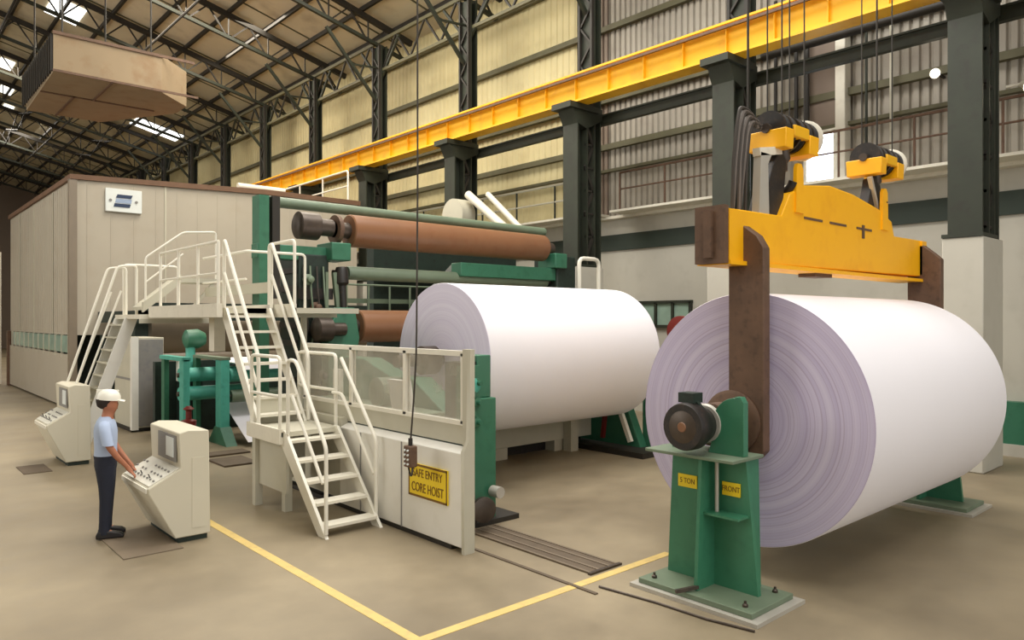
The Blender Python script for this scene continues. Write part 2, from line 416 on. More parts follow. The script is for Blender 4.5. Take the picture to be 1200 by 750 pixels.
# longitudinal eaves lattice girder between column heads
t = thing('eaves_girder', (14.9, 0, 12.2), 'long laced girder joining the column heads below the eaves', 'girder')
MB().box(14.55, 14.65, -8, 78, 12.85, 12.97).build('top_chord', 'girt', t)
MB().box(14.55, 14.65, -8, 78, 11.75, 11.85).build('bottom_chord', 'girt', t)
la = MB(); y = -8; s = 0
while y < 78:
    la.bar((14.6, y, 11.8 if s else 12.9), (14.6, y+.9, 12.9 if s else 11.8), .06); y += .9; s = 1-s
o = la.build('lacing', 'steel_dark', t)
for i, (x, z, lab) in enumerate(((9.0, 15.0-.95, 'thin brace tube running the hall length below the trusses, nearer the wall'), (4.6, 16.1-.95, 'thin brace tube running the hall length below the trusses, nearer the middle'))):
    tag(MB().tube((x, 10, z-.3), (x, 78, z-.3), .05, seg=6).build('brace_tube', 'steel_dark'), lab, 'brace')
# sway braces between far trusses
for i in range(7, 14):
    ya, yb = colY[i], colY[i+1] if i+1 < len(colY) else colY[i]+5
    for j, x in enumerate((11.5, 7.5, 4)):
        zz = zr(x)
        b = MB().bar((x, ya, zz-1.3), (x, yb, zz-.3), .05).bar((x, ya, zz-.3), (x, yb, zz-1.3), .05).build('cross_brace', 'steel_dark')
        tag(b, 'thin crossed bracing rods between two distant roof trusses', 'brace', 'roof cross braces')

# ------------------------------------------------------------------ crane runway girder
t = thing('crane_girder', (13.95, 20, 8.1), 'long yellow crane runway girder carried along the row of columns', 'crane girder')
MB().box(13.9, 13.98, -8, 60, 8.14, 8.78).build('web', 'crane_yellow', t)
MB().box(13.72, 14.16, -8, 60, 8.1, 8.15).build('bottom_flange', 'crane_yellow', t)
MB().box(13.7, 14.18, -8, 60, 8.78, 8.83).build('top_flange', 'crane_yellow', t)
MB().box(13.9, 13.98, -8, 60, 8.83, 8.92).build('rail', 'rust', t)
for i in range(48): MB().box(13.82, 13.9, 2+i*1.1, 2.02+i*1.1, 8.15, 8.78).build('stiffener', 'crane_yellow', t)
MB().box(13.62, 13.68, -8, 60, 8.66, 8.72).build('conductor_bar', 'rust', t)
tag(MB().box(14.85, 15.0, -8, 24, 7.72, 7.98).box(14.8, 15.05, -8, 24, 7.94, 7.98).build('tie_beam', 'steel'), 'dark green horizontal beam tying the columns below the yellow girder', 'beam')
tag(MB().tube((15.5, -8, 8.55), (15.5, 8.7, 8.55), .1).build('service_pipe', 'steel_dark'), 'dark pipe above the green tie beam beside the nearest column', 'pipe')
# wall catwalk railing
t = thing('catwalk_railing', (15.6, 4, 5.5), 'brownish catwalk railing along the ledge of the right wall', 'railing')
MB().tube((15.6, -2, 6.55), (15.6, 13, 6.55), .03, seg=8).build('top_rail', 'rust', t)
MB().tube((15.6, -2, 6.1), (15.6, 13, 6.1), .022, seg=8).build('mid_rail', 'rust', t)
for i in range(11): MB().tube((15.6, -2+i*1.5, 5.5), (15.6, -2+i*1.5, 6.55), .025, seg=8).build('post', 'rust', t)
MB().box(15.4, 16.1, -2, 13.2, 5.46, 5.52).build('walkway', 'cream', t)
t = thing('catwalk_railing', (15.6, 18, 5.5), 'grey catwalk railing on the wall above the far end of the brown roller', 'railing')
MB().tube((15.6, 13.8, 6.55), (15.6, 24, 6.55), .04, seg=8).build('top_rail', 'beige_panel', t)
MB().tube((15.6, 13.8, 6.05), (15.6, 24, 6.05), .03, seg=8).build('mid_rail', 'beige_panel', t)
for i in range(7): MB().tube((15.6, 13.8+i*1.7, 5.5), (15.6, 13.8+i*1.7, 6.55), .03, seg=8).build('post', 'steel', t)
MB().box(15.4, 16.1, 13.8, 24, 5.46, 5.52).build('walkway', 'cream', t)
# conduits up the wall
for i, (y, lab, m, r, z0) in enumerate(((7.85, 'dark vertical conduit left of the pale pilaster', 'steel_dark', .06, 6.9), (8.1, 'second dark conduit left of the pale pilaster', 'steel_dark', .05, 6.9),
        (6.55, 'thin green conduit right of the pale pilaster', 'steel', .03, 5.5), (6.05, 'pale conduit rising between pilaster and nearest column', 'beige_panel', .035, 5.5), (8.6, 'dark conduit near the column behind the lifting beam', 'steel_dark', .04, 5.5))):
    tag(MB().tube((15.9, y, z0), (15.9, y, 9.9), r, seg=8).build('conduit', m), lab, 'conduit')
def wall_lamp(x, y, z, lab):
    t = thing('wall_lamp', (x, y, z), lab, 'lamp')
    MB().lathe((x+.16, y, z), (-1, 0, -.15), [(0, .04), (.1, .05), (.16, .09), (.2, .1)]).build('housing', 'steel_bright', t)
    MB().lathe((x-.035, y, z-.03), (-1, 0, -.15), [(0, .085), (.02, .08), (.03, .04)]).build('lens', 'lamp', t)
    MB().bar((x+.1, y, z), (XW-.02, y, z), .04).build('arm', 'steel_dark', t)
wall_lamp(15.7, 5.15, 7.35, 'small round wall lamp left of the nearest green column')
wall_lamp(15.7, 6.75, 8.85, 'small wall lamp just under the yellow girder above the pale pilaster')
t = thing('column_floodlight', (15.2, 3.5, 6.5), 'white floodlight fixed on the right side of the nearest green column', 'lamp')
MB().lathe((15.2, 3.62, 6.65), (-.6, -1, -.5), [(0, .05), (.12, .08), (.2, .14)]).build('housing', 'cream', t)
MB().lathe((15.08, 3.42, 6.55), (-.6, -1, -.5), [(0, .13), (.02, .12)]).build('lens', 'lamp', t)
MB().bar((15.2, 3.85, 6.65), (15.2, 3.6, 6.65), .04).build('arm', 'cream', t)
# pale ducts beside column
for i, (a, b, r, lab) in enumerate((((13.4, 16.9, 6.2), (13.4, 15.0, 4.9), .12, 'white slanting duct nearest the fourth column, above the brown roller'),
        ((13.4, 16.0, 6.1), (13.4, 14.5, 4.9), .08, 'thinner white slanting pipe right of the white slanting duct'),)):
    tag(MB().tube(a, b, r).build('slanting_duct', 'cream'), lab, 'duct')
t = thing('blower', (13.4, 17.3, 4.4), 'pale round blower casing beside the fourth column behind the brown roller', 'blower')
MB().lathe((13.1, 17.3, 5.6), (1, 0, 0), [(0, .2), (.02, .5), (.5, .5), (.52, .2)]).build('casing', 'beige_panel', t)
MB().box(12.9, 13.9, 16.9, 17.7, 0, 5.15).build('plinth', 'beige_panel', t)

# ------------------------------------------------------------------ hanging duct box over the hood
t = thing('hanging_duct', (5.5, 24.5, 9), 'large brown panelled exhaust duct hanging under the roof at upper left', 'duct')
mb = MB().prism([(3.85, 22.2), (6.5, 22.2), (7.5, 23.2), (7.5, 24.2), (6.0, 26.9), (3.95, 26.9)], 'Z', 9.0, 10.05)
mb.build('casing', 'dirty_brown', t)
s = MB()
s.box(3.83, 7.5, 22.16, 22.2, 9.0, 9.06).box(3.83, 7.4, 22.16, 22.2, 9.98, 10.06).box(3.9, 6.9, 24.3, 24.36, 8.97, 9.0)
s.box(5.2, 5.26, 22.2, 24.3, 8.97, 9.0).box(4.7, 4.76, 24.3, 26.9, 8.97, 9.0)
s.build('seam_strip', 'rust', t)
g = MB()
for i in range(16): g.box(3.8, 3.85, 22.25+i*.29, 22.36+i*.29, 9.03, 10.0)
g.build('louvre_grille', 'steel_dark', t)
for i, (x, y) in enumerate(((4.1, 22.5), (6.3, 22.5), (4.1, 26.5), (6.0, 26.3))):
    MB().tube((x, y, 10.05), (x, y, zr(x)-.1), .025, seg=6).build('hanger_rod', 'steel_dark', t)
# ------------------------------------------------------------------ dryer hood
t = thing('machine_hood', (9, 28, 0), 'huge beige panelled hood enclosing the paper machine at left', 'machine hood')
hx0, hx1, hy0, hy1 = 4.5, 13.4, 23.3, 34.2
MB().prism([(hx0, 2.1), (hx0, 6.42), (hx0+5.5, 6.62), (hx1, 6.62), (hx1, 2.1)], 'Y', hy0, hy1).build('upper_casing', 'hood', t)
MB().prism([(hx0-.08, 6.42), (hx0-.08, 6.56), (hx0+5.5, 6.78), (hx1+.1, 6.78), (hx1+.1, 6.62), (hx0+5.5, 6.62)], 'Y', hy0-.08, hy1).build('roof_edge', 'hood_top', t)
pn = MB(); 
for i in range(15):                        # raised vertical sheet ribs on the front
    x = hx0+.35+i*.6; pn.box(x, x+.03, hy0-.012, hy0, 2.15, 6.4 if x < 8 else 6.6)
for i in range(36):
    y = hy0+.2+i*.3; pn.box(hx0-.008, hx0, y, y+.02, 2.15, 6.38)
pn.build('sheet_rib', 'hood', t)
sm = MB()
for x in (6.9, 9.9): sm.box(x, x+.05, hy0-.03, hy0, 2.1, 6.5)
for y in (hy0+2.6, hy0+5.8, hy0+8.6): sm.box(hx0-.03, hx0, y, y+.04, 2.1, 6.4)
sm.build('panel_joint', 'beige_panel', t)
MB().box(hx0-.1, hx0+.1, hy0-.06, hy0+.12, 0, 6.42).build('corner_post', 'roller_grey', t)
MB().box(hx0-.05, hx0, hy0+.2, hy1, .06, 1.55).build('lower_panel', 'hood', t)
MB().box(hx0-.04, hx0-.01, hy0+.2, hy1-1, 1.6, 2.08).build('window_band', 'window_green', t)
for i in range(12): MB().box(hx0-.06, hx0, hy0+.3+i*.9, hy0+.36+i*.9, 1.45, 2.1).build('window_mullion', 'beige_panel', t)
MB().box(hx0+.1, hx1, hy1-.3, hy1, 0, 2.1).build('rear_wall', 'hood', t)
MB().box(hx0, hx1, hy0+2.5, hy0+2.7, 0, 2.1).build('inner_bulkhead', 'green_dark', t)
MB().box(hx0-.12, hx0+.1, hy1-.2, hy1+.1, 0, 2.1).build('rear_corner_post', 'rust', t)
sg = thing('wall_sign', (5.55, 23.25, 5.6), 'white sign with two blue stripes high on the machine hood front', 'sign')
MB().box(5.3, 6.25, 23.2, 23.27, 5.62, 6.28).build('panel', 'sign_white', sg, bevel=.01)
e = MB(); e.prism([(5.56, 6.02), (5.96, 6.02), (6.0, 6.12), (5.6, 6.12)], 'Y', 23.185, 23.2); e.build('upper_stripe', 'navy', sg)
e = MB(); e.prism([(5.50, 5.76), (5.92, 5.76), (5.95, 5.86), (5.53, 5.86)], 'Y', 23.185, 23.2); e.build('lower_stripe', 'navy', sg)
e = MB(); e.prism([(5.54, 5.88), (5.96, 5.88), (5.98, 6.0), (5.57, 6.0)], 'Y', 23.19, 23.2); e.build('pale_stripe', 'paleblue', sg)
for x in (5.42, 6.1): MB().tube((x, 23.2, 5.94), (x, 23.18, 5.94), .04, seg=10).build('round_mark', 'grey_panel', sg)
# things on the hood roof
tag(MB().tube((9.3, 23.8, 6.9), (10.9, 23.8, 6.9), .1).build('roof_pipe', 'lamp' if False else 'rail_white'), 'bright white pipe lying on the hood roof edge', 'pipe')
t = thing('roof_railing', (13.0, 26, 6.8), 'cream railing on the right edge of the hood roof', 'railing')
MB().sweep([(13.1, 23.4, 6.78), (13.1, 23.4, 7.85), (13.1, 31, 7.85)], .035).build('top_rail', 'rail_white', t)
MB().tube((13.1, 23.4, 7.3), (13.1, 31, 7.3), .03, seg=8).build('mid_rail', 'rail_white', t)
for y in (25.3, 27.2, 29.1, 31): MB().tube((13.1, y, 6.78), (13.1, y, 7.85), .03, seg=8).build('post', 'rail_white', t)

# dryer cylinders and frames under the hood, seen through the front opening
def roller(name, x0, x1, y, z, r, m, lab, cat='roller', grp=None, jr=None, jl=.35):
    t = thing(name, ((x0+x1)/2, y, z-r), lab, cat, grp)
    MB().lathe((x0, y, z), (1, 0, 0), [(0, r*.93), (.02, r), (x1-x0-.02, r), (x1-x0, r*.93)], 40).build('shell', m, t)
    jr = jr or r*.35
    for a, b in ((x0-jl, x0), (x1, x1+jl)):
        MB().lathe((a, y, z), (1, 0, 0), [(0, jr), (b-a, jr)], 16).build('journal', 'dark_metal', t)
    return t
roller('dryer_cylinder', 5.6, 12, 20.6, 2.25, .62, 'roller_grey', 'grey brown dryer cylinder below the walkway, in front of the hood')
roller('dryer_cylinder', 5.8, 12, 22.2, 1.2, .6, 'roller_grey', 'grey dryer cylinder low under the hood behind the teal frames')
t = thing('dryer_side_unit', (5.3, 21, 0), 'dark green machine side frame under the hood front', 'machine frame')
MB().box(5.15, 5.45, 19.7, 20.0, 0, 2.45).build('post', 'green_dark', t)
MB().box(5.15, 5.45, 22.9, 23.2, 0, 2.1).build('post', 'green_dark', t)
MB().box(5.1, 5.5, 19.4, 23.2, 2.45, 2.75).build('top_beam', 'green_dark', t)
MB().box(5.1, 5.5, 20.2, 21.0, 2.0, 2.5).build('bearing_housing', 'green', t)
MB().box(5.15, 12.3, 19.4, 19.6, 2.5, 2.95).build('cross_beam', 'green_dark', t)

# grey control cabinet
t = thing('control_cabinet', (5.1, 18.6, 0), 'tall grey electrical cabinet with a white edge below the walkway', 'cabinet')
MB().box(4.65, 5.3, 17.95, 19.5, .08, 2.12).build('body', 'beige_panel', t, bevel=.01)
MB().box(4.74, 5.28, 17.91, 17.96, .12, 2.08).build('door', 'grey_panel', t, bevel=.006)
MB().box(4.6, 4.74, 17.85, 17.98, .05, 2.14).build('edge_trim', 'white_panel', t)
MB().box(4.62, 5.32, 17.98, 19.5, 0, .08).build('base', 'steel_dark', t)
MB().box(5.2, 5.23, 17.88, 17.91, 1.0, 1.2).build('handle', 'steel_bright', t)
MB().box(4.635, 4.65, 18.1, 19.4, 1.15, 1.2).build('side_strip', 'grey_panel', t)
# green pump / gearbox above cabinet
t = thing('gear_unit', (5.55, 16.9, 0), 'green gear unit with pale dome between cabinet and teal frames', 'gear unit')
MB().box(5.35, 5.75, 16.7, 17.2, 0, 1.2).build('pedestal', 'green_dark', t)
MB().lathe((5.4, 16.9, 2.1), (1, 0, 0), [(0, .1), (.05, .2), (.3, .22), (.45, .14)]).build('gear_case', 'green', t)
MB().lathe((5.55, 16.9, 1.2), (0, 0, 1), [(0, .2), (.3, .2), (.55, .1), (.75, .1)]).build('column', 'teal', t)
MB().box(5.2, 5.36, 16.6, 16.75, 1.2, 1.7).build('junction_box', 'white_panel', t)

# teal unwinding frames with rollers
t = thing('teal_frame', (5.1, 15.7, 0), 'teal upright machine frame left of the paper sheet, nearer the cabinet', 'machine frame')
MB().box(4.95, 5.08, 15.5, 15.75, 0, 1.72).build('upright', 'teal', t, bevel=.01)
MB().box(4.93, 5.1, 15.5, 17.0, 1.68, 1.76).build('top_arm', 'teal', t)
MB().box(4.9, 5.2, 15.3, 16.0, 0, .12).build('foot', 'green', t)
MB().box(4.97, 5.07, 16.8, 17.0, 0, 1.7).build('rear_upright', 'green', t)
t2 = thing('teal_frame', (5.62, 15.1, 0), 'bright teal upright frame at the left edge of the paper sheet', 'machine frame')
MB().box(5.5, 5.68, 14.95, 15.25, 0, 1.72).build('upright', 'teal', t2, bevel=.01)
MB().box(5.5, 5.7, 14.95, 16.6, 1.7, 1.76).build('top_arm', 'green_grey', t2)
MB().prism([(14.6, 0), (15.6, 0), (15.25, .35), (14.95, .35)], 'X', 5.48, 5.7).build('foot', 'green', t2)
MB().box(5.5, 5.6, 16.4, 16.6, 0, 1.7).build('rear_upright', 'green', t2)
roller('guide_roller', 5.12, 6.9, 16.3, 1.35, .15, 'teal', 'upper teal roller set back behind the two teal uprights', jl=.04)
roller('guide_roller', 5.12, 6.9, 16.3, .95, .15, 'teal', 'lower teal roller set back behind the two teal uprights', jl=.04)
roller('guide_roller', 5.75, 8.75, 15.2, 1.38, .14, 'teal', 'long teal roller beside the bright paper sheet', jl=.06)
roller('guide_roller', 5.75, 8.75, 15.1, .95, .13, 'green_grey', 'thin grey green roller below the long teal roller', jl=.06)
tag(MB().prism([(14.9, 1.62), (16.5, 1.66), (16.5, 1.68), (14.9, 1.64)], 'X', 5.8, 8.8).prism([(14.9, 1.62), (14.9, 1.64), (14.82, 1.5), (14.84, 1.5)], 'X', 5.8, 8.8).build('paper_web', 'paper'), 'bright lavender paper sheet running over the teal rollers', 'paper sheet')
tag(MB().prism([(14.3, .1), (14.32, .1), (15.6, .75), (15.6, .77)], 'X', 5.8, 8.8).build('paper_apron', 'paper_edge' if False else 'paper'), 'pale paper apron sloping to the floor below the teal rollers', 'paper sheet')
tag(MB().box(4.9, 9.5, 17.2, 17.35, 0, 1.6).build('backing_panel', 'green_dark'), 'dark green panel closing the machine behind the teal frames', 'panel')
t = thing('valve_stack', (4.5, 13.8, 0), 'small red and brown valve stack behind the nearer console', 'valve')
MB().tube((4.5, 13.8, 0), (4.5, 13.8, .7), .05).build('stem', 'rust', t)
MB().lathe((4.5, 13.8, .58), (0, 0, 1), [(0, .05), (.03, .13), (.12, .13), (.15, .05), (.3, .05), (.33, .1), (.38, .04)]).build('valve_body', 'red', t)
for (x0, x1, y0, y1, lab) in ((4.7, 5.3, 12.6, 13.4, 'dark floor plate before the paper sheet, nearer the stairs'), (4.5, 5.6, 13.7, 14.1, 'dark narrow floor plate at the foot of the teal frame')):
    tag(MB().box(x0, x1, y0, y1, 0, .03).build('floor_plate', 'groove'), lab, 'floor plate')

# ------------------------------------------------------------------ walkway + stairs
RM = 'rail_white'; R = .024
t = thing('walkway_platform', (4.35, 12.2, 0), 'raised cream walkway with railings reached by both stairs', 'walkway')
MB().box(3.95, 4.8, 10.9, 14.0, 2.62, 2.70).build('deck', 'beige_panel', t)
MB().box(3.88, 3.96, 10.7, 14.0, 2.56, 2.76).box(4.79, 4.86, 10.2, 14.0, 2.56, 2.76).build('edge_beam', 'cream', t)
MB().box(4.4, 5.9, 10.9, 11.2, 2.56, 2.70).box(4.8, 5.9, 10.2, 12.0, 2.62, 2.70).build('side_deck', 'beige_panel', t)
for x, y in ((4.5, 12.4),): MB().box(x-.09, x+.09, y-.12, y+.12, 2.0, 2.62).build('hanger_block', 'cream', t)
for x, y in ((5.8, 11.9),): MB().box(x-.04, x+.04, y-.04, y+.04, 0, 2.6).build('leg', 'beige_panel', t)
for y in (10.75, 11.6, 12.5, 13.45): MB().tube((3.92, y, 2.58), (3.92, y, 3.66), R, seg=8).build('rail_post', RM, t)
MB().sweep([(3.92, 10.75, 3.66), (3.92, 13.45, 3.66)], R).build('top_rail', RM, t)
MB().sweep([(3.92, 10.75, 3.2), (3.92, 13.45, 3.2)], R*.8).build('mid_rail', RM, t)
MB().sweep([(5.85, 11.95, 2.7), (5.85, 11.95, 3.66), (4.83, 11.95, 3.66), (4.83, 14.0, 3.66)], R).build('rear_rail', RM, t)
MB().sweep([(4.83, 14.0, 3.2), (4.83, 12.0, 3.2)], R*.8).build('rear_mid_rail', RM, t)
MB().box(4.86, 4.9, 11.2, 14.0, 2.95, 3.12).build('cable_tray', 'beige_panel', t)
MB().sweep([(4.83, 10.2, 2.7), (4.83, 10.2, 3.7), (4.83, 11.1, 3.7), (4.83, 11.1, 2.7)], R).build('gate_rail', RM, t)

def stair(name, x0, x1, ya, za, yb, zb, nst, lab, stw=.16):
    t = thing(name, ((x0+x1)/2, ya, za), lab, 'stairs')
    for x in (x0, x1): MB().prism([(ya-.03, za), (ya+.16, za), (yb+.02, zb-stw), (yb+.02, zb+.02), (yb-.08, zb+.02)], 'X', x-.02, x+.02).build('stringer', RM, t)
    for i in range(nst):
        f = (i+.6)/nst; y = ya+(yb-ya)*f; z = za+(zb-za)*f
        MB().box(x0+.02, x1-.02, y-.1, y+.11, z-.035, z).build('tread', 'cream', t)
    return t
# lower flight + landing
t = stair('lower_staircase', 4.04, 4.76, 7.72, 0, 8.85, 1.1, 5, 'short cream staircase of five treads rising from the floor to the landing')
MB().sweep([(4.04, 7.72, .05), (4.04, 7.72, 1.05), (4.04, 8.5, 2.02), (4.04, 8.72, 2.02), (4.04, 8.72, 1.1)], R).build('handrail', RM, t)
MB().sweep([(4.04, 7.8, .62), (4.04, 8.6, 1.58)], R*.9).build('mid_rail', RM, t)
MB().sweep([(4.78, 7.85, .03), (4.78, 7.85, 1.05), (4.78, 8.72, 2.02)], R).build('handrail', RM, t)
MB().sweep([(4.78, 7.9, .62), (4.78, 8.7, 1.55), (4.78, 8.95, 1.55)], R*.9).build('mid_rail', RM, t)
t = thing('stair_landing', (4.4, 9.3, 0), 'square cream landing between the lower and upper stair flights', 'landing')
MB().box(4.0, 4.82, 8.82, 9.85, 1.04, 1.1).build('deck', 'beige_panel', t)
MB().box(3.97, 4.02, 8.82, 9.85, .95, 1.14).build('edge_beam', 'cream', t)
MB().box(4.1, 4.14, 8.9, 9.85, .3, 1.04).build('skirt_panel', 'beige_panel', t)
MB().box(4.14, 4.8, 9.8, 9.85, .3, 1.04).build('rear_skirt', 'beige_panel', t)
for x, y in ((4.25, 9.2), (4.1, 9.8)): MB().box(x-.05, x+.05, y-.05, y+.05, 0, 1.04).build('leg', 'beige_panel', t)
MB().sweep([(4.0, 8.86, 1.0), (4.0, 8.86, 2.05), (4.0, 9.75, 2.05), (4.0, 9.75, 1.05)], R).build('side_rail', RM, t)
MB().sweep([(4.0, 8.86, 1.55), (4.0, 9.75, 1.55)], R*.9).build('side_mid_rail', RM, t)
MB().sweep([(4.8, 8.9, 1.1), (4.8, 8.9, 2.06), (4.8, 10.0, 2.06), (4.8, 10.0, 1.1)], R).build('rear_rail', RM, t)
MB().sweep([(4.8, 8.9, 1.58), (4.8, 10.0, 1.58)], R*.9).build('rear_mid_rail', RM, t)
MB().box(4.1, 4.7, 9.86, 9.9, 1.1, 1.45).build('kick_plate', 'beige_panel', t)
t = stair('upper_staircase', 4.06, 4.72, 9.65, 1.1, 10.88, 2.68, 7, 'steep cream stair flight climbing from the landing to the walkway')
for x in (4.04, 4.76):
    MB().sweep([(x, 9.62, 1.12), (x, 9.62, 2.02), (x, 10.85, 3.72), (x, 10.85, 2.7)], R*1.15).build('handrail', RM, t)
    MB().sweep([(x, 9.66, 1.62), (x, 10.85, 3.22)], R).build('mid_rail', RM, t)

# left staircase going down behind the far console
t = thing('rear_staircase', (3.25, 15.2, 0), 'narrow pale staircase climbing from behind the far console to the walkway', 'stairs')
xa, ya, za, xb, yb, zb = 3.08, 15.2, .35, 3.72, 15.2, 2.56
for y in (14.9, 15.6):
    MB().hexa([(xa-.25, y-.02, 0), (xa-.02, y-.02, 0), (xa-.02, y+.02, 0), (xa-.25, y+.02, 0), (xb, y-.02, zb), (xb+.22, y-.02, zb), (xb+.22, y+.02, zb), (xb, y+.02, zb)]).build('stringer', 'white_panel', t)
for i in range(11):
    f = (i+.5)/11; x = xa-.1+(xb-xa+.1)*f; z = zb*f
    MB().box(x-.08, x+.1, 14.92, 15.58, z-.03, z).build('tread', 'beige_panel', t)
for y in (14.9, 15.6):
    MB().sweep([(xa-.3, y, .1), (xa-.28, y, .95), (xb-.12, y, zb+.95), (xb+.2, y, zb+.98), (xb+.2, y, zb)], R).build('handrail', RM, t)
    MB().sweep([(xa-.28, y, .55), (xb-.06, y, zb+.5)], R*.8).build('mid_rail', RM, t)
t = thing('upper_landing', (4.0, 15.0, 0), 'small cream landing where the narrow pale staircase meets the walkway', 'landing')
MB().box(3.75, 5.0, 14.05, 15.7, 2.54, 2.62).build('deck', 'cream', t)
MB().box(3.75, 5.0, 14.05, 14.1, 2.46, 2.54).build('bearer', 'beige_panel', t)
MB().sweep([(3.9, 15.68, 2.6), (3.9, 15.68, 3.6), (4.9, 15.68, 3.6), (4.9, 15.68, 2.6)], R).build('rail', RM, t)
t = thing('hood_access_stair', (4.4, 15.2, 2.6), 'short inclined gangway with railing rising from the landing towards the hood', 'stairs')
MB().hexa([(3.85, 14.2, 2.66), (3.85, 14.3, 2.66), (3.85, 14.3, 2.84), (3.85, 14.2, 2.84), (4.5, 14.2, 3.2), (4.5, 14.3, 3.2), (4.5, 14.3, 3.36), (4.5, 14.2, 3.36)]).build('stringer', 'beige_panel', t)
MB().hexa([(3.85, 14.3, 2.7), (3.85, 14.9, 2.7), (3.85, 14.9, 2.76), (3.85, 14.3, 2.76), (4.5, 14.3, 3.24), (4.5, 14.9, 3.24), (4.5, 14.9, 3.3), (4.5, 14.3, 3.3)]).build('ramp', 'beige_panel', t)
MB().box(4.5, 5.2, 14.2, 14.9, 3.22, 3.3).build('top_deck', 'beige_panel', t)
MB().bar((4.6, 14.24, 2.62), (5.1, 14.24, 3.22), .05).build('brace', 'beige_panel', t)
MB().sweep([(3.9, 14.25, 2.8), (3.9, 14.25, 3.65), (4.55, 14.25, 4.15), (5.15, 14.25, 4.2), (5.15, 14.25, 3.3)], R*.8).build('handrail', RM, t)
MB().sweep([(3.9, 14.25, 3.2), (4.55, 14.25, 3.75)], R*.7).build('mid_rail', RM, t)

# ------------------------------------------------------------------ glazed guard wall
t = thing('guard_wall', (4.9, 8.2, 0), 'white panelled guard wall with glazed upper half beside the stairs', 'guard wall')
fx = 4.88
MB().prism([(fx-.02, .06), (fx-.02, 1.08), (fx+.16, 1.16), (fx+.16, .06)], 'Y', 6.24, 8.9).build('lower_panel', 'white_panel', t, bevel=.01)
MB().box(fx, fx+.12, 8.9, 11.6, .12, 1.2).build('rear_lower_panel', 'beige_panel', t)
MB().box(fx, fx+.14, 6.45, 11.6, 0, .06).build('base', 'steel_dark', t)
sm = MB()
for y in (7.4, 8.35): sm.box(fx-.03, fx-.018, y-.008, y+.008, .06, 1.07)
sm.build('panel_joint', 'grey_panel', t)
MB().box(fx+.1, fx+.16, 6.3, 10.2, 1.1, 1.15).build('green_ledge', 'green_dark', t)
MB().box(fx+.1, fx+.15, 6.3, 10.2, 1.15, 1.38).build('kick_board', 'beige_panel', t)
fr = MB().box(fx+.08, fx+.15, 6.3, 10.2, 2.12, 2.18).box(fx+.08, fx+.15, 6.3, 10.2, 1.36, 1.41)
for y in (6.36, 7.5, 8.8, 10.15): fr.box(fx+.08, fx+.15, y-.03, y+.03, 1.38, 2.15)
fr.build('frame', 'rail_white', t)
for a, b in ((6.39, 7.47), (7.53, 8.77), (8.83, 10.12)): MB().box(fx+.11, fx+.12, a, b, 1.41, 2.12).build('pane', 'glass', t)
MB().prism([(fx-.02, 0), (fx-.03, 1.1), (fx+.04, 1.22), (fx+.06, 2.2), (fx+.12, 2.2), (fx+.12, 0)], 'Y', 6.19, 6.24).build('end_plate', 'beige_panel', t)
MB().box(fx+.06, fx+.13, 6.24, 6.33, 1.15, 2.2).build('end_post', 'beige_panel', t)
s = thing('warning_sign', (4.85, 6.9, .6), 'yellow two line warning sign on the white guard panel', 'sign')
MB().box(fx-.042, fx-.022, 6.47, 7.22, .48, .86).build('panel', 'label_yellow', s)
b = MB()
for (y0, y1, z0, z1) in ((6.47, 7.22, .48, .505), (6.47, 7.22, .835, .86), (6.47, 6.49, .48, .86), (7.2, 7.22, .48, .86)): b.box(fx-.045, fx-.042, y0, y1, z0, z1)
b.build('border', 'label_text', s)
text('lettering', 'SAFE ENTRY', .135, (fx-.045, 6.845, .755), (PI/2, 0, -PI/2), 'label_text', s, sx=.78)
text('lettering', 'CORE HOIST', .15, (fx-.045, 6.845, .59), (PI/2, 0, -PI/2), 'label_text', s, sx=.72)

# hanging pendant control
t = thing('crane_pendant', (4.6, 6.85, .8), 'crane pendant control hanging on a dark cable before the guard wall', 'pendant control')
MB().sweep([(4.63, 6.75, 14.5), (4.63, 6.74, 8), (4.62, 6.72, 4), (4.62, 6.74, 2.4), (4.6, 6.72, 2.1), (4.62, 6.8, 1.6), (4.62, 6.86, 1.15)], .01, 6).build('cable', 'cable', t)
MB().box(4.57, 4.67, 6.79, 6.93, .88, 1.12).build('button_box', 'rust', t, bevel=.015)
for i in range(4):
    for j in (-.03, .03): MB().tube((4.57, 6.86+j, .92+i*.05), (4.555, 6.86+j, .92+i*.05), .012, seg=8).build('button', 'sign_white', t)
MB().tube((4.62, 6.86, 1.12), (4.62, 6.86, 1.2), .025).build('gland', 'black', t)
MB().sweep([(4.62, 6.82, .88), (4.6, 6.8, .8), (4.62, 6.86, .78), (4.62, 6.9, .88)], .012, 6).build('strap', 'cable', t)
MB().box(4.5, 4.76, 6.6, 6.9, zr(4.6)-.3, zr(4.6)-.05).build('cable_anchor', 'steel_dark', t)

# ------------------------------------------------------------------ reel: green post, big roll, base
t = thing('reel_post', (5.85, 7.15, 0), 'tall green reel post just right of the guard wall end', 'machine frame')
MB().box(5.64, 6.0, 7.0, 7.45, 0, 1.55).build('lower_column', 'green', t, bevel=.012)
MB().box(5.76, 5.98, 7.08, 7.35, 1.55, 2.08).build('upper_column', 'green', t, bevel=.012)
MB().box(5.5, 5.8, 7.1, 7.4, .9, 2.0).build('side_arm', 'green_dark', t)
b = MB().box(5.46, 5.77, 7.02, 7.12, .35, 1.96)
for i in range(7):
    z = 1.15+i*.12; y = 7.12+.12*(i % 2); b.lathe((5.56+.1*(i % 2), 7.0, z), (0, -1, 0), [(0, .06), (.05, .06), (.06, .03), (.12, .03)], 10)
b.build('fittings', 'green', t)
MB().lathe((5.62, 7.05, 1.72), (0, -1, 0), [(0, .09), (.1, .09), (.12, .04)], 14).build('cylinder', 'teal', t)
MB().box(5.4, 6.3, 6.9, 7.6, 0, .06).build('base_plate', 'steel_dark', t)
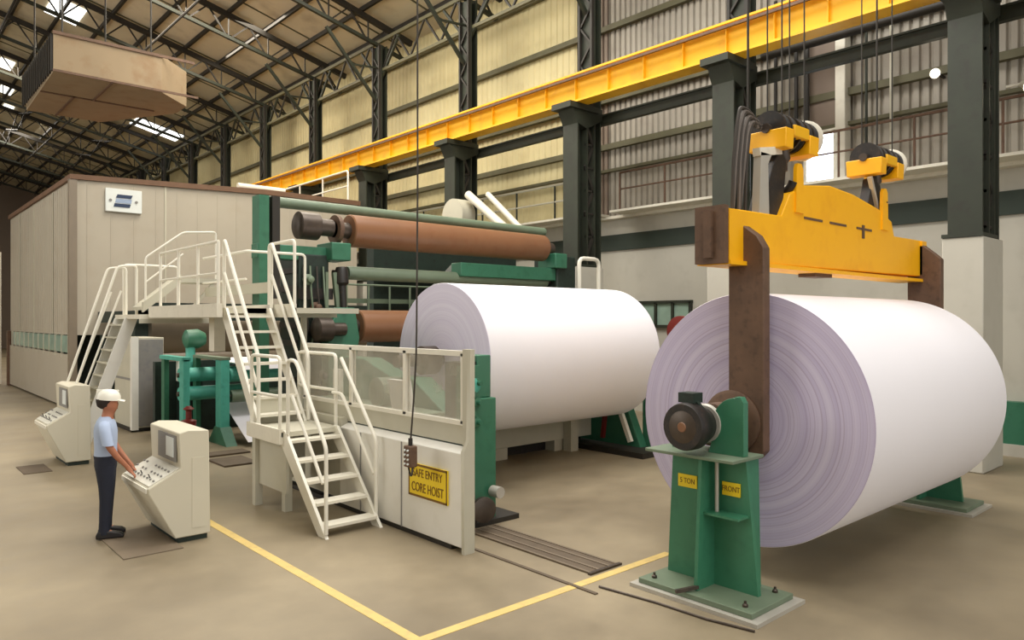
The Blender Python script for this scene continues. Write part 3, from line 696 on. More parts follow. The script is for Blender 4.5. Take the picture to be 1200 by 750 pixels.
h = MB().sweep([(5.5, 6.8, .1), (5.42, 6.75, .5), (5.46, 6.85, .9), (5.55, 7.0, 1.1)], .025).sweep([(5.6, 6.8, .1), (5.7, 6.7, .35), (5.5, 6.7, .3), (5.45, 6.8, .12)], .03)
h.build('hose', 'cable', t)
MB().lathe((5.55, 6.75, .28), (-.3, -1, 0), [(0, .13), (.04, .15), (.1, .15), (.12, .1)], 18).build('pump', 'dark_metal', t)
MB().tube((5.9, 6.95, .4), (5.9, 6.8, .4), .07).build('valve', 'steel_bright', t)

def paper_roll(x0, x1, y, z, r, lab, shaft0, shaft1, em='paper_edge'):
    t = thing('paper_roll', ((x0+x1)/2, y, z), lab, 'paper roll')
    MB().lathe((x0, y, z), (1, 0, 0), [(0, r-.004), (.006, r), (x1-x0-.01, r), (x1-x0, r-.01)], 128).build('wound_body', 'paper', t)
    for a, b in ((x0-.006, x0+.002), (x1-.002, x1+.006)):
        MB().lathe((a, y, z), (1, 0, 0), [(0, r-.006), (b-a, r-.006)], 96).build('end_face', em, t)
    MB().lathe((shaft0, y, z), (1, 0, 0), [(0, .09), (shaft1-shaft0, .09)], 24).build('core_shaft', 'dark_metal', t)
    return t
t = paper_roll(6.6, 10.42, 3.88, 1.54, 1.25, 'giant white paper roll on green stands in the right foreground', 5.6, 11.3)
MB().lathe((6.3, 3.88, 1.54), (1, 0, 0), [(0, .26), (.02, .3), (.08, .3), (.1, .24), (.28, .2)], 32).build('shaft_collar', 'rust', t)
MB().lathe((5.95, 3.88, 1.54), (1, 0, 0), [(0, .14), (.02, .2), (.2, .2), (.24, .14), (.34, .14)], 28).build('bearing', 'rust', t)
w = MB().lathe((5.52, 3.88, 1.56), (1, 0, 0), [(0, .17), (.0, .205), (.03, .215), (.14, .215), (.2, .19), (.3, .16), (.34, .12)], 36).build('brake_drum', 'black', t)
MB().lathe((5.505, 3.88, 1.56), (1, 0, 0), [(0, .04), (.012, .05), (.02, .11), (.025, .11)], 24).build('hub', 'copper', w)
MB().lathe((5.512, 3.88, 1.56), (1, 0, 0), [(0, .13), (.01, .15)], 24).build('rim_face', 'dark_metal', w)
MB().lathe((5.86, 3.88, 1.56), (1, 0, 0), [(0, .17), (.03, .185), (.06, .17)], 28).build('grey_ring', 'steel_bright', w)
MB().box(5.6, 5.75, 3.82, 3.98, 1.77, 1.86).bar((5.67, 3.9, 1.84), (5.67, 3.72, 1.66), .04).build('brake_clamp', 'green_dark', t)
MB().lathe((10.43, 3.88, 1.54), (1, 0, 0), [(0, .26), (.1, .3), (.2, .22), (.3, .2)], 32).build('shaft_collar', 'rust', t)
t = paper_roll(6.85, 10.84, 9.3, 1.9, 1.2, 'giant white paper roll lying in the reel behind the guard wall', 6.0, 11.8, 'paper_edge_clean')
MB().lathe((6.4, 9.3, 1.9), (1, 0, 0), [(0, .15), (.05, .22), (.3, .22), (.36, .16)], 28).build('bearing', 'dark_metal', t)
MB().lathe((11.0, 9.3, 1.9), (1, 0, 0), [(0, .22), (.3, .22)], 28).build('bearing', 'red', t)

t = thing('reel_stand', (6.2, 9.6, 0), 'pale green reel side frame seen through the guard glass', 'machine frame')
MB().prism([(8.0, 0), (8.0, 1.1), (9.0, 1.66), (9.6, 1.66), (10.4, 1.9), (11.4, 1.9), (11.4, 0)], 'X', 6.1, 6.45).build('side_plate', 'green', t, bevel=.015)
MB().box(5.6, 6.1, 8.2, 11.3, 0, 1.25).build('cover_box', 'green_grey', t, bevel=.02)
MB().lathe((5.7, 9.4, 1.45), (1, 0, 0), [(0, .1), (.03, .22), (.4, .22)], 24).build('gear_case', 'green_grey', t)
MB().tube((5.65, 8.5, 1.25), (5.65, 8.5, 1.6), .06).tube((5.65, 10.4, 1.25), (5.65, 10.4, 1.75), .08).build('oil_pipe', 'cream', t)
MB().prism([(8.2, 1.25), (8.6, 1.25), (8.75, 1.7), (8.3, 1.7)], 'X', 5.5, 5.6).build('pale_cover', 'white_panel', t)
MB().box(6.45, 10.9, 11.05, 11.35, 0, .5).build('tie', 'steel_dark', t)
t = thing('reel_stand', (11.4, 9.3, 0), 'green reel side frame under the right end of the reel roll', 'machine frame')
MB().prism([(8.7, 0), (9.1, .9), (9.1, 1.66), (9.6, 1.66), (9.8, .9), (10.9, .5), (10.9, 0)], 'X', 11.1, 11.3).build('side_plate', 'green', t, bevel=.012)
MB().box(10.6, 11.5, 8.3, 10.9, 0, .1).build('base', 'steel_dark', t)
MB().box(11.3, 11.55, 8.6, 8.85, .1, 1.5).build('post', 'green', t)
MB().bar((11.0, 8.9, .2), (11.0, 9.3, 1.1), .08).build('link', 'cream', t)
MB().bar((11.0, 9.6, .2), (11.0, 9.5, 1.0), .07).build('link', 'red', t)
MB().box(11.3, 12.1, 8.2, 8.45, .15, .45).build('motor', 'cream', t, bevel=.03)
t = thing('red_handwheel', (11.9, 8.6, 0), 'dark red round wheel between the two paper rolls', 'wheel')
MB().lathe((11.9, 8.45, 2.3), (1, 0, 0), [(0, .16), (.03, .3), (.14, .3), (.17, .16)], 28).build('wheel', 'red', t)
MB().box(11.92, 12.12, 8.3, 8.6, 0, 2.1).build('pedestal', 'green_dark', t)
t = thing('reel_beam', (9, 10.2, 0), 'brown grey concrete beam lying below the reel roll', 'beam')
MB().box(6.5, 11.0, 9.9, 10.4, .22, .68).build('beam', 'beige_panel', t, bevel=.01)
for x in (7.0, 8.5, 10.0): MB().box(x, x+.3, 9.95, 10.35, 0, .22).build('foot', 'beige_panel', t)
MB().box(6.5, 11.0, 10.2, 10.3, 0, .22).build('gap_shade', 'black', t)  # black strip added for the shade in the gap under the beam
MB().box(10.2, 10.4, 9.7, 9.9, 0, .75).build('bracket', 'beige_panel', t)

# reel / calender frame with brown rollers behind
t = thing('calender_frame', (6.3, 12.6, 0), 'dark green machine column behind the stairs carrying the brown rollers', 'machine frame')
MB().box(5.95, 6.55, 12.4, 13.2, 0, 3.72).build('column', 'green_dark', t, bevel=.03)
b = MB()
for i in range(10): b.box(5.9, 5.96, 12.45, 13.1, .4+i*.33, .5+i*.33)
b.box(5.93, 6.6, 12.34, 12.4, 2.9, 3.1).box(5.93, 6.6, 12.34, 12.4, 2.3, 2.4)
b.build('flange', 'black', t)
for i, (x, z, m) in enumerate(((6.0, 1.9, 'dark_metal'), (6.25, 2.75, 'rust'), (6.1, 3.25, 'green_grey'), (6.4, 1.5, 'dark_metal'))):
    MB().lathe((x, 12.36, z), (0, -1, 0), [(0, .1), (.05, .1), (.07, .06), (.16, .06), (.18, .03)], 14).build('valve', m, t)
for i in range(4):
    x = 6.02+i*.13
    MB().sweep([(x, 12.36, 3.5), (x-.03, 12.25, 3.0), (x+.05, 12.28, 2.4), (x, 12.36, 1.9)], .018, 6).build('hose', 'green_grey' if i % 2 else 'cable', t)
MB().box(5.2, 6.6, 12.42, 12.7, 3.6, 3.86).build('top_beam', 'green', t, bevel=.015)
MB().box(6.5, 6.9, 12.2, 12.8, 3.62, 3.95).build('bracket', 'green', t, bevel=.02)
MB().box(5.22, 5.4, 12.4, 12.7, 0, 4.7).build('green_post', 'green', t)
MB().box(5.46, 5.6, 12.4, 12.7, 2.9, 4.7).build('dark_post', 'steel_dark', t)
MB().bar((6.6, 12.3, 3.4), (6.7, 12.3, 2.5), .08).bar((6.45, 12.3, 3.4), (6.45, 12.3, 2.4), .05).build('strut', 'green_grey', t)
MB().lathe((6.75, 12.3, 3.5), (0, -.1, -1), [(0, .1), (.05, .12), (.3, .12), (.35, .07), (.8, .06), (.85, .1)], 16).build('air_cylinder', 'black', t)
MB().prism([(6.4, 1.2), (6.4, 2.3), (6.6, 2.75), (6.95, 2.75), (7.05, 2.2), (6.9, 1.2)], 'Y', 12.15, 12.75).build('bearing_bracket', 'green', t, bevel=.02)
MB().lathe((6.1, 12.1, 2.35), (1, 0, 0), [(0, .16), (.04, .22), (.3, .22), (.34, .12), (.6, .12)], 24).build('drive_hub', 'dark_metal', t)
t = thing('calender_frame', (12.8, 12.6, 0), 'green machine column at the right end of the brown rollers', 'machine frame')
MB().box(12.45, 13.1, 12.3, 13.1, 0, 4.05).build('column', 'green_dark', t, bevel=.03)
MB().box(12.3, 12.7, 12.2, 12.8, 3.75, 4.1).build('bracket', 'green', t, bevel=.02)
MB().box(9.6, 12.6, 12.35, 12.7, 3.45, 3.75).build('hood_plate', 'green', t, bevel=.02)
MB().prism([(9.3, 3.2), (12.4, 3.2), (12.4, 3.55), (9.9, 3.75)], 'Y', 12.75, 13.1).build('rear_cover', 'green_dark', t)
t = roller('brown_roller', 7.0, 12.15, 12.5, 4.22, .31, 'copper', 'long upper brown roller stretching across the machine above the reel roll', jr=.15, jl=.3)
MB().lathe((5.95, 12.5, 4.24), (1, 0, 0), [(0, .2), (.03, .25), (.4, .25), (.44, .16), (.7, .16)], 28).build('end_bearing', 'dark_metal', t)
MB().lathe((6.7, 12.5, 4.22), (1, 0, 0), [(0, .27), (.08, .27)], 28).build('collar', 'rust', t)
roller('brown_roller', 7.15, 12.2, 12.45, 2.4, .31, 'copper', 'lower brown roller partly hidden behind the reel roll', jr=.14, jl=.3)
roller('cross_roller', 7.0, 12.3, 12.55, 3.42, .13, 'green_grey', 'thin grey green roller between the two brown rollers', jl=.3)
tag(MB().tube((5.5, 12.9, 4.68), (12.6, 12.9, 4.68), .1).build('header_pipe', 'green_grey'), 'green header pipe running above and behind the upper brown roller', 'pipe')
t = thing('machine_backing', (11, 14.5, 0), 'dark machine framework in shadow behind the brown rollers', 'machine frame')
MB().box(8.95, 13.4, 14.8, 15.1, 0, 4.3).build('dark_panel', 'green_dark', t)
MB().box(8.0, 13.4, 14.45, 14.7, 2.9, 3.0).box(8.95, 13.4, 14.4, 14.7, 3.55, 3.68).build('shelf_beam', 'green_grey', t)
b = MB()
for i in range(10): b.tube((8.0+i*.55, 14.35, 2.4), (8.0+i*.55, 14.35, 3.3), .025, seg=6)
b.tube((7.9, 14.35, 3.3), (13.2, 14.35, 3.3), .025, seg=6)
b.build('railing', 'green_grey', t)
t = thing('pipe_guard', (13.2, 12.0, 0), 'small platform with a white loop rail between reel roll and dark column', 'guard rail')
MB().sweep([(12.9, 12.0, 3.0), (12.9, 12.0, 4.0), (13.6, 12.0, 4.0), (13.6, 12.0, 3.0)], .05).build('loop_rail', 'rail_white', t)
MB().box(12.7, 13.8, 11.8, 12.3, 2.9, 3.0).box(12.7, 12.8, 11.8, 12.3, 0, 2.9).box(13.7, 13.8, 11.8, 12.3, 0, 2.9).build('loop_platform', 'beige_panel', t)

# ------------------------------------------------------------------ the lifting beam
t = thing('lifting_beam', (8.5, 3.9, 3.06), 'bright yellow lifting beam with brown arms holding the front paper roll', 'lifting beam')
out = [(6.05, 3.07), (6.05, 3.57), (7.08, 3.59), (7.26, 3.84), (7.55, 3.96), (8.17, 4.03), (8.77, 4.0), (9.5, 3.9), (9.9, 3.78), (9.98, 3.6), (11.0, 3.61), (11.0, 3.12)]
MB().prism(out, 'Y', 3.76, 4.04).build('beam_body', 'beam_yellow', t, bevel=.012)
MB().box(5.98, 6.05, 3.74, 4.06, 3.05, 3.59).box(5.94, 5.98, 3.86, 3.94, 3.1, 3.54).build('end_cap', 'rust', t)
MB().box(6.05, 6.2, 3.73, 3.76, 3.08, 3.56).box(10.86, 11.02, 3.73, 3.76, 3.14, 3.6).build('end_strip', 'beam_yellow', t)
MB().box(6.05, 11.0, 3.72, 4.08, 3.04, 3.08).build('bottom_flange', 'beam_yellow', t)
b = MB()
for x in (7.55, 8.15, 8.85): b.box(x, x+.42, 3.752, 3.76, 3.6, 3.625)
b.box(9.0, 9.06, 3.75, 3.76, 3.5, 3.66)
b.build('slot', 'rust', t)
b = MB()
for x in (7.36, 9.58):
    for y in (3.74, 3.98): b.prism([(x-.02, 3.65), (x+.16, 3.65), (x+.14, 4.12), (x+.1, 4.17), (x+.03, 4.17), (x, 4.12)], 'Y', y, y+.04)
b.build('lifting_lug', 'beam_yellow', t)
MB().box(7.9, 8.3, 3.8, 4.0, 3.0, 3.06).build('centre_pad', 'rust', t)
MB().prism([(3.55, 1.28), (3.55, 3.2), (3.62, 3.32), (3.82, 3.47), (3.92, 3.47), (3.92, 1.28), (3.8, 1.2), (3.62, 1.2)], 'X', 6.34, 6.46).build('near_arm', 'rust', t, bevel=.01)
MB().prism([(3.5, 1.0), (3.5, 3.34), (3.58, 3.42), (3.72, 3.54), (3.92, 3.54), (3.92, 1.2)], 'X', 10.86, 10.98).build('far_arm', 'rust', t, bevel=.01)

def hook_block(cx, cz, lab):
    t = thing('hoist_block', (cx, 3.9, cz-.5), lab, 'hoist block')
    for dx in (-.36, -.22, -.02, .12, .26):
        MB().lathe((cx+dx, 3.9, cz), (1, 0, 0), [(0, .19), (.03, .19), (.05, .15), (.08, .15), (.1, .19), (.12, .19)], 24).build('sheave', 'black', t)
    for dx, w in ((-.4, .17), (.12, .2)):
        MB().prism([(3.69, cz-.22), (4.11, cz-.22), (4.12, cz-.02), (3.68, cz-.02)], 'X', cx+dx, cx+dx+w).build('side_guard', 'beam_yellow', t, bevel=.01)
    MB().box(cx-.2, cx+.12, 3.69, 4.1, cz-.08, cz+.04).build('centre_guard', 'crane_yellow', t, bevel=.01)
    MB().tube((cx-.42, 3.9, cz), (cx+.42, 3.9, cz), .05).build('axle', 'dark_metal', t)
    MB().lathe((cx+.36, 3.9, cz+.0), (1, 0, 0), [(0, .17), (.02, .22), (.06, .22), (.08, .19)], 24).build('end_disc', 'cream', t)
    MB().lathe((cx+.44, 3.9, cz+.0), (1, 0, 0), [(0, .1), (.01, .09)], 16).build('disc_boss', 'rust', t)
    MB().lathe((cx-.08, 3.9, cz-.12), (0, 0, -1), [(0, .07), (.15, .09), (.2, .06), (.28, .06)], 14).build('hook_shank', 'dark_metal', t)
    pts = []
    for i in range(10):
        a = math.radians(100-i*30); pts.append((cx-.08+.0*i, 3.9+.13*math.cos(a), cz-.5+.13*math.sin(a)))
    MB().sweep(pts, .045, 10).build('hook', 'black', t)
    for j, (dx, dy) in enumerate(((-.3, -.12), (-.16, .12), (.18, -.12), (.32, .12))):
        MB().tube((cx+dx, 3.9+dy, cz+.05), (cx+dx, 3.9+dy, 14.5), .008, seg=6, cap=False).build('rope', 'steel_dark', t)
hook_block(7.42, 4.5, 'yellow and black hoist block above the left half of the lifting beam')
hook_block(9.78, 4.55, 'yellow and black hoist block above the right half of the lifting beam')
t = thing('lifting_tackle', (6.95, 3.9, 3.6), 'dark shackle plates tying the left hoist block to the yellow beam', 'shackle')
MB().prism([(6.78, 3.58), (7.2, 3.6), (7.3, 4.2), (7.18, 4.3), (7.0, 4.1)], 'Y', 3.82, 3.98).build('shackle_plate', 'black', t, bevel=.01)
MB().prism([(6.7, 3.57), (6.9, 3.57), (6.88, 4.1), (6.95, 4.2), (6.74, 4.2)], 'Y', 3.8, 3.88).build('pale_link', 'steel_bright', t)
MB().bar((6.72, 3.84, 4.2), (7.16, 3.84, 4.28), .08, .08).build('cross_pin', 'cream', t)
t = thing('lifting_tackle', (9.6, 3.9, 3.8), 'dark shackle plates tying the right hoist block to the yellow beam', 'shackle')
MB().prism([(9.35, 3.9), (9.75, 3.8), (9.8, 4.1), (9.7, 4.35), (9.5, 4.3)], 'Y', 3.84, 3.96).build('shackle_plate', 'black', t, bevel=.01)
MB().bar((9.4, 3.83, 4.3), (9.62, 3.83, 3.9), .05).build('pale_link', 'steel_bright', t)
t = thing('cable_bundle', (6.5, 3.95, 3.6), 'grey bundle of drooping crane cables left of the hoist blocks', 'cable bundle')
for i in range(7):
    x = 6.5+i*.04
    pts = [(x-.03, 3.96+.02*(i % 3), 3.6), (x-.02, 3.95, 4.1), (x+.04, 3.95, 4.45), (x+.1+.03*(i % 2), 3.95, 4.66-.02*i), (x+.3, 3.95, 4.64-.02*i), (x+.4, 3.95, 4.5)]
    MB().sweep(pts, .02, 6).build('cable', 'cable_grey' if i % 2 else 'cable', t)
MB().tube((6.75, 3.95, 4.64), (6.75, 3.95, 14.5), .012, seg=6).build('support_wire', 'steel_dark', t)

# ------------------------------------------------------------------ roll stands
def stand(cx, cy, lab, full=True):
    t = thing('roll_stand', (cx, cy, 0), lab, 'roll stand')
    MB().box(cx-.46, cx+.36, cy-.7, cy+.62, 0, .035).build('lower_base_plate', 'steel_bright', t)
    MB().box(cx-.4, cx+.3, cy-.62, cy+.56, .035, .085).build('base_plate', 'green_grey', t, bevel=.006)
    MB().prism([(cy-.46, .085), (cy+.5, .085), (cy+.44, 1.27), (cy-.34, 1.27)], 'X', cx-.02, cx+.03).build('web_plate', 'stand_green', t)
    MB().prism([(cx-.3, .085), (cx-.02, .085), (cx-.02, 1.27), (cx-.22, 1.27)], 'Y', cy-.02, cy+.015).build('rib', 'stand_green', t)
    MB().prism([(cx+.03, .085), (cx+.24, .085), (cx+.2, 1.27), (cx+.03, 1.27)], 'Y', cy-.34, cy-.3).build('rear_rib', 'stand_green', t)
    MB().prism([(cx+.03, .085), (cx+.24, .085), (cx+.2, 1.27), (cx+.03, 1.27)], 'Y', cy+.36, cy+.4).build('rear_rib', 'stand_green', t)
    MB().box(cx-.2, cx-.02, cy-.37, cy-.02, .76, .78).build('stiffener', 'stand_green', t)
    MB().box(cx-.3, cx+.22, cy-.38, cy+.56, 1.27, 1.3).build('top_plate', 'green_grey', t, bevel=.005)
    pts = [(cy-.34, 1.3), (cy-.34, 1.78), (cy-.31, 1.83), (cy-.25, 1.83)]
    for i in range(7):
        a = math.radians(95-i*12); pts.append((cy-.28+.0+.0-.0+.24*math.cos(a)+.02, 1.55+.27*math.sin(a)-.0))
    pts += [(cy-.02, 1.42), (cy+.02, 1.3)]
    MB().prism(pts, 'X', cx-.06, cx+.02).build('cheek_plate', 'stand_green', t, bevel=.004)
    MB().prism([(cy+.2, 1.3), (cy+.42, 1.3), (cy+.42, 1.45), (cy+.34, 1.48)], 'X', cx-.06, cx+.02).build('rear_cheek', 'stand_green', t)
    return t
t = stand(5.93, 3.82, 'green steel roll stand in front of the near paper roll')
MB().tube((5.84, 3.73, .78), (5.84, 3.73, 1.27), .018).build('rod', 'steel_bright', t)
for (y0, y1, z0, txt) in ((3.98, 4.19, .93, '5 TON'), (3.53, 3.71, .93, 'FRONT')):
    l = MB().box(5.895, 5.909, y0, y1, z0, z0+.12).build('yellow_label', 'label_yellow', t)
    text('lettering', txt, .07, (5.893, (y0+y1)/2, z0+.06), (PI/2, 0, -PI/2), 'label_text', l, ext=.001, sx=.8)
for a, b in ((-.3, -.5), (-.3, .45), (.2, -.5), (.2, .45)):
    MB().lathe((5.93+a, 3.82+b, .085), (0, 0, 1), [(0, .025), (.02, .025), (.03, .012), (.05, .012)], 8).build('bolt', 'dark_metal', t)
MB().bar((5.45, 3.9, .1), (5.65, 3.8, .12), .03).build('lever', 'dark_metal', t)
t = stand(11.05, 3.75, 'green steel roll stand under the far end of the near roll')

# ------------------------------------------------------------------ floor details
tag(MB().box(3.24, 3.34, 4.75, 9.45, 0, .004).build('floor_line', 'yellow_line'), 'yellow painted floor line running towards the near console', 'floor line')
tag(MB().box(3.34, 6.55, 4.73, 4.83, 0, .004).build('floor_line', 'yellow_line'), 'yellow painted floor line running towards the near roll stand', 'floor line')
t = thing('floor_track', (5.6, 5.9, 0), 'brown double track set in the floor from reel post to yellow line', 'floor track')
MB().box(5.42, 5.84, 4.9, 6.85, 0, .012).build('cover_plate', 'groove', t)
for x in (5.42, 5.55, 5.71, 5.82): MB().box(x, x+.03, 4.9, 6.85, .012, .02).build('rail', 'plate', t)
MB().box(5.4, 5.88, 4.87, 4.91, 0, .022).build('end_bar', 'dark_metal', t)
MB().box(5.05, 5.09, 4.5, 6.3, 0, .012).build('floor_groove', 'groove')
o = bpy.data.objects['floor_groove']; tag(o, 'thin dark groove in the floor beside the double track', 'floor groove')
tag(MB().sweep([(5.22, 4.6, .012), (5.3, 4.0, .012), (5.32, 3.5, .012), (5.4, 3.1, .012)], .011).build('floor_cable', 'dark_metal'), 'thin cable on the floor running to the near roll stand base', 'cable')
tag(MB().box(2.1, 2.7, 8.45, 9.6, 0, .012).build('standing_plate', 'plate'), 'thin metal standing plate under the near console and the worker', 'floor plate')
tag(MB().box(2.05, 2.45, 14.2, 15.0, 0, .012).build('standing_plate', 'groove'), 'small dark floor plate in front of the far console', 'floor plate')

# ------------------------------------------------------------------ consoles
t = thing('control_console', (2.9, 9.25, 0), 'beige sloping control console where the worker stands', 'console')
prof = [(2.68, .06), (2.40, .60), (2.40, .66), (2.74, .84), (2.72, 1.24), (2.82, 1.27), (3.05, 1.25), (3.07, .06)]
ya, yb = 8.66, 9.75
MB().prism(prof, 'Y', ya, yb).build('body', 'console', t, bevel=.012)
MB().box(2.72, 3.04, ya+.03, yb-.03, 0, .06).build('plinth', 'green_dark', t)
MB().hexa([(2.42, ya+.05, .672), (2.73, ya+.05, .836), (2.73, yb-.05, .836), (2.42, yb-.05, .672), (2.415, ya+.05, .682), (2.725, ya+.05, .846), (2.725, yb-.05, .846), (2.415, yb-.05, .682)]).build('desk_panel', 'console_top', t)
MB().box(2.712, 2.722, ya+.1, yb-.35, .9, 1.2).build('display_panel', 'grey_panel', t)
MB().box(2.704, 2.712, ya+.16, ya+.42, .95, 1.17).build('screen', 'sign_white', t)
b = MB()
for i in range(9):
    for j in range(3):
        if random.random() < .8:
            x = 2.48+j*.08; y = ya+.1+i*.115; z = .686+.53*(x-2.42)
            b.tube((x, y, z), (x-.004, y, z+.016), .013, seg=8)
b.build('push_button', 'grey_panel', t)
b = MB()
for i in range(3): b.tube((2.5, ya+.3+i*.3, .72), (2.48, ya+.3+i*.3, .77), .007, seg=6)
b.build('joystick', 'black', t)
MB().bar((2.4, ya+.05, .63), (2.4, yb-.05, .63), .03, .05).build('edge_rail', 'rail_white', t)
MB().box(2.86, 3.0, ya-.006, ya, .15, .95).build('side_joint', 'console', t)
dup(t, (.02, 5.85, 0), 'beige sloping control console beside the narrow stairs, farther left', scale=(1, 1, 1.1))

# clutter at far left beyond the hood
t = thing('stacked_pallet', (3.6, 36.5, 0), 'yellowish stacked pallets at the left edge beyond the hood', 'pallets')
for i in range(5):
    MB().box(3.0, 4.4, 36, 37.2, .1+i*.36, .28+i*.36).build('deck', 'crane_yellow' if i % 2 else 'dirty_brown', t)
    MB().box(3.1, 4.3, 36.1, 37.1, i*.36, .1+i*.36).build('skid', 'rust', t)
tag(MB().box(3.9, 4.3, 35.0, 35.4, 0, 5.2).build('hood_post', 'cream'), 'pale post standing at the far rear corner of the hood', 'post')

# ------------------------------------------------------------------ worker
def skin_mesh(name, verts, edges, radii, m, parent, root=0, sub=2, fat=1.0):
    me = bpy.data.meshes.new(name); me.from_pydata(verts, edges, []); me.materials.append(M[m])
    o = bpy.data.objects.new(name, me); C.objects.link(o); o.parent = parent
    sk = o.modifiers.new('skin', 'SKIN'); sk.use_smooth_shade = True
    L = me.skin_vertices[0].data
    for i, r in enumerate(radii):
        L[i].radius = tuple(q*fat for q in r) if isinstance(r, tuple) else (r*fat, r*fat); L[i].use_root = (i == root)
    ss = o.modifiers.new('subsurf', 'SUBSURF'); ss.levels = sub; ss.render_levels = sub
    return o
def loft(name, chains, m, parent, seg=20):
    bm = bmesh.new()
    for ch in chains:
        prev = None
        for (cx, cy, cz, a, b) in ch:
            ring = [bm.verts.new((cx+a*math.cos(2*PI*i/seg), cy+b*math.sin(2*PI*i/seg), cz)) for i in range(seg)]
            if prev:
                for i in range(seg): bm.faces.new([prev[i], prev[(i+1) % seg], ring[(i+1) % seg], ring[i]])
            else: bm.faces.new(ring[::-1])
            prev = ring
        bm.faces.new(prev)
    bmesh.ops.recalc_face_normals(bm, faces=bm.faces)
    me = bpy.data.meshes.new(name); bm.to_mesh(me); bm.free(); me.materials.append(M[m])
    for p in me.polygons: p.use_smooth = True
    me.set_sharp_from_angle(angle=math.radians(60))
    o = bpy.data.objects.new(name, me); C.objects.link(o); o.parent = parent
    return o
class Sk:
    def __init__(s): s.v = []; s.e = []; s.r = []
    def add(s, p, r, to=None):
        s.v.append(p); s.r.append(r); i = len(s.v)-1
        if to is not None: s.e.append((to, i))
        return i
    def mirror(s, p, side): return (p[0], p[1]*side, p[2])
P = thing('person', (2.17, 9.5, .012), 'worker in white hard hat, pale blue shirt and dark trousers at the near console', 'person')
P.rotation_euler = (0, 0, math.radians(-18)); P.scale = (.955, .955, .955)
k = Sk()
pel = k.add((0, 0, .93), (.09, .08)); w1 = k.add((.0, 0, 1.08), (.09, .08), pel); ch = k.add((.0, 0, 1.27), (.1, .08), w1)
sh = k.add((.0, 0, 1.38), (.08, .06), ch); nk = k.add((.02, 0, 1.475), (.052, .056), sh)
h0 = k.add((.045, 0, 1.54), (.062, .072), nk); h1 = k.add((.045, 0, 1.61), (.078, .09), h0); h2 = k.add((.035, 0, 1.68), (.066, .08), h1)
nose = k.add((.135, 0, 1.585), .014, h1)
for sd in (1, -1):
    f = lambda p: (p[0], p[1]*sd, p[2])
    ear = k.add(f((.035, .088, 1.59)), .018, h1)
    s1 = k.add(f((0, .17, 1.35)), .038, sh); e1 = k.add(f((.02, .215, 1.24)), .046, s1); e2 = k.add(f((.06, .225, 1.11)), .040, e1)
    f1 = k.add(f((.14, .2, .98)), .034, e2); wr = k.add(f((.235, .16, .86)), .025, f1); pm = k.add(f((.275, .15, .8)), (.034, .018), wr)
    for q, (dy, ln) in enumerate(((-.03, .85), (-.01, 1), (.012, .95), (.033, .78))):
        a = k.add(f((.30, .15+dy, .765)), .0095, pm); b = k.add(f((.315+.015*ln, .15+dy*1.15, .735)), .0085, a); c = k.add(f((.315+.012*ln, .15+dy*1.15, .71)), .0075, b)
    th = k.add(f((.285, .11, .785)), .011, pm); k.add(f((.31, .098, .755)), .009, th)
    hp = k.add(f((0, .085, .88)), .085, pel); kn = k.add(f((.015, .105, .50)), .055, hp); an = k.add(f((-.01, .11, .10)), .036, kn)
    k.add(f((.09, .12, .04)), .034, an)
skin_mesh('body', k.v, k.e, k.r, 'skin', P, fat=1.1)
loft('shirt', [[(0, 0, .93, .125, .155), (0, 0, .97, .128, .158), (0, 0, 1.06, .122, .15), (0, 0, 1.18, .128, .163), (0, 0, 1.28, .13, .178),
    (0, 0, 1.35, .118, .185), (0, 0, 1.40, .1, .17), (0, 0, 1.435, .078, .12), (.008, 0, 1.458, .066, .075)]], 'shirt', P)
for sd in (1, -1):
    loft('sleeve', [[(.045, .232*sd, 1.13, .064, .06), (.03, .224*sd, 1.2, .064, .061), (.01, .206*sd, 1.29, .068, .064), (0, .185*sd, 1.36, .066, .06), (0, .16*sd, 1.4, .05, .045), (0, .14*sd, 1.415, .02, .02)]], 'shirt', P)
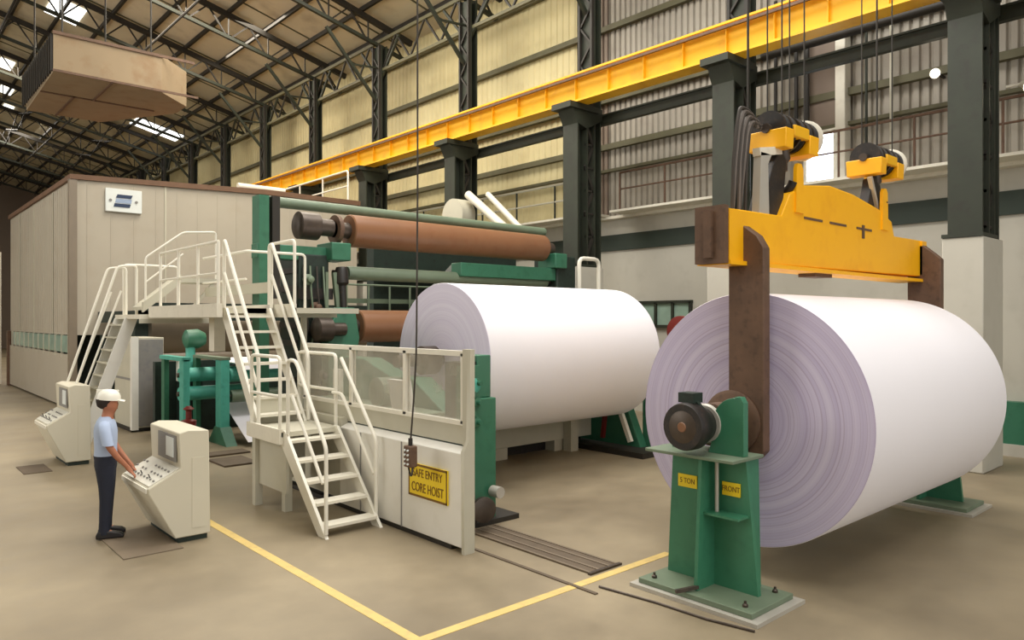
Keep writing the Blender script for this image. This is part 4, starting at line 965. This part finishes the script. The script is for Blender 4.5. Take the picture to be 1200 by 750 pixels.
loft('trousers', [[(0, 0, .8, .112, .165), (0, 0, .86, .124, .172), (0, 0, .93, .124, .162), (0, 0, .985, .132, .162), (0, 0, .99, .12, .15)]] +
    [[(-.005, .11*sd, .05, .064, .058), (0, .11*sd, .2, .062, .056), (.012, .108*sd, .45, .07, .064), (.014, .1*sd, .6, .082, .073), (.006, .09*sd, .76, .1, .085), (0, .085*sd, .86, .11, .086)] for sd in (1, -1)], 'trousers', P)
def local(mb, name, m):                     # mesh given in the worker's own coordinates
    bmesh.ops.recalc_face_normals(mb.bm, faces=mb.bm.faces)
    me = bpy.data.meshes.new(name); mb.bm.to_mesh(me); mb.bm.free(); me.materials.append(M[m])
    for p in me.polygons: p.use_smooth = True
    me.set_sharp_from_angle(angle=math.radians(50))
    o = bpy.data.objects.new(name, me); C.objects.link(o); o.parent = P; return o
for sd in (1, -1):
    y = .115*sd
    mb = MB().prism([(-.09, 0), (.2, 0), (.215, .03), (.17, .065), (.06, .09), (-.07, .09), (-.095, .05)], 'Y', y-.045, y+.045)
    o = local(mb, 'shoe', 'shoe'); bv = o.modifiers.new('bevel', 'BEVEL'); bv.width = .02; bv.segments = 3
mb = MB(); prof = [(0, .118), (.02, .116), (.05, .112), (.08, .1), (.11, .075), (.125, .045), (.13, .001)]
mb.lathe((.03, 0, 1.655), (.12, 0, 1), prof, 28)
for v in mb.bm.verts: v.co.x = .03+(v.co.x-.03)*1.14
hh = local(mb, 'hard_hat', 'hat')
mb = MB().prism([(.1, 1.648), (.21, 1.628), (.21, 1.636), (.1, 1.668)], 'Y', -.075, .075).bar((-.1, 0, 1.735), (.14, 0, 1.72), .03, .1); 
o = local(mb, 'hat_peak', 'hat'); bv = o.modifiers.new('bevel', 'BEVEL'); bv.width = .008
mb = MB().lathe((-.005, 0, 1.55), (0, 0, 1), [(0, .05), (.03, .088), (.08, .1), (.12, .102)], 20)
local(mb, 'hair', 'hair')
for sd in (1, -1):
    mb = MB().lathe((.122, .032*sd, 1.612), (1, 0, 0), [(0, .011), (.008, .008)], 10); local(mb, 'eye', 'eye')
local(MB().box(.122, .13, -.022, .022, 1.542, 1.549), 'mouth', 'red')
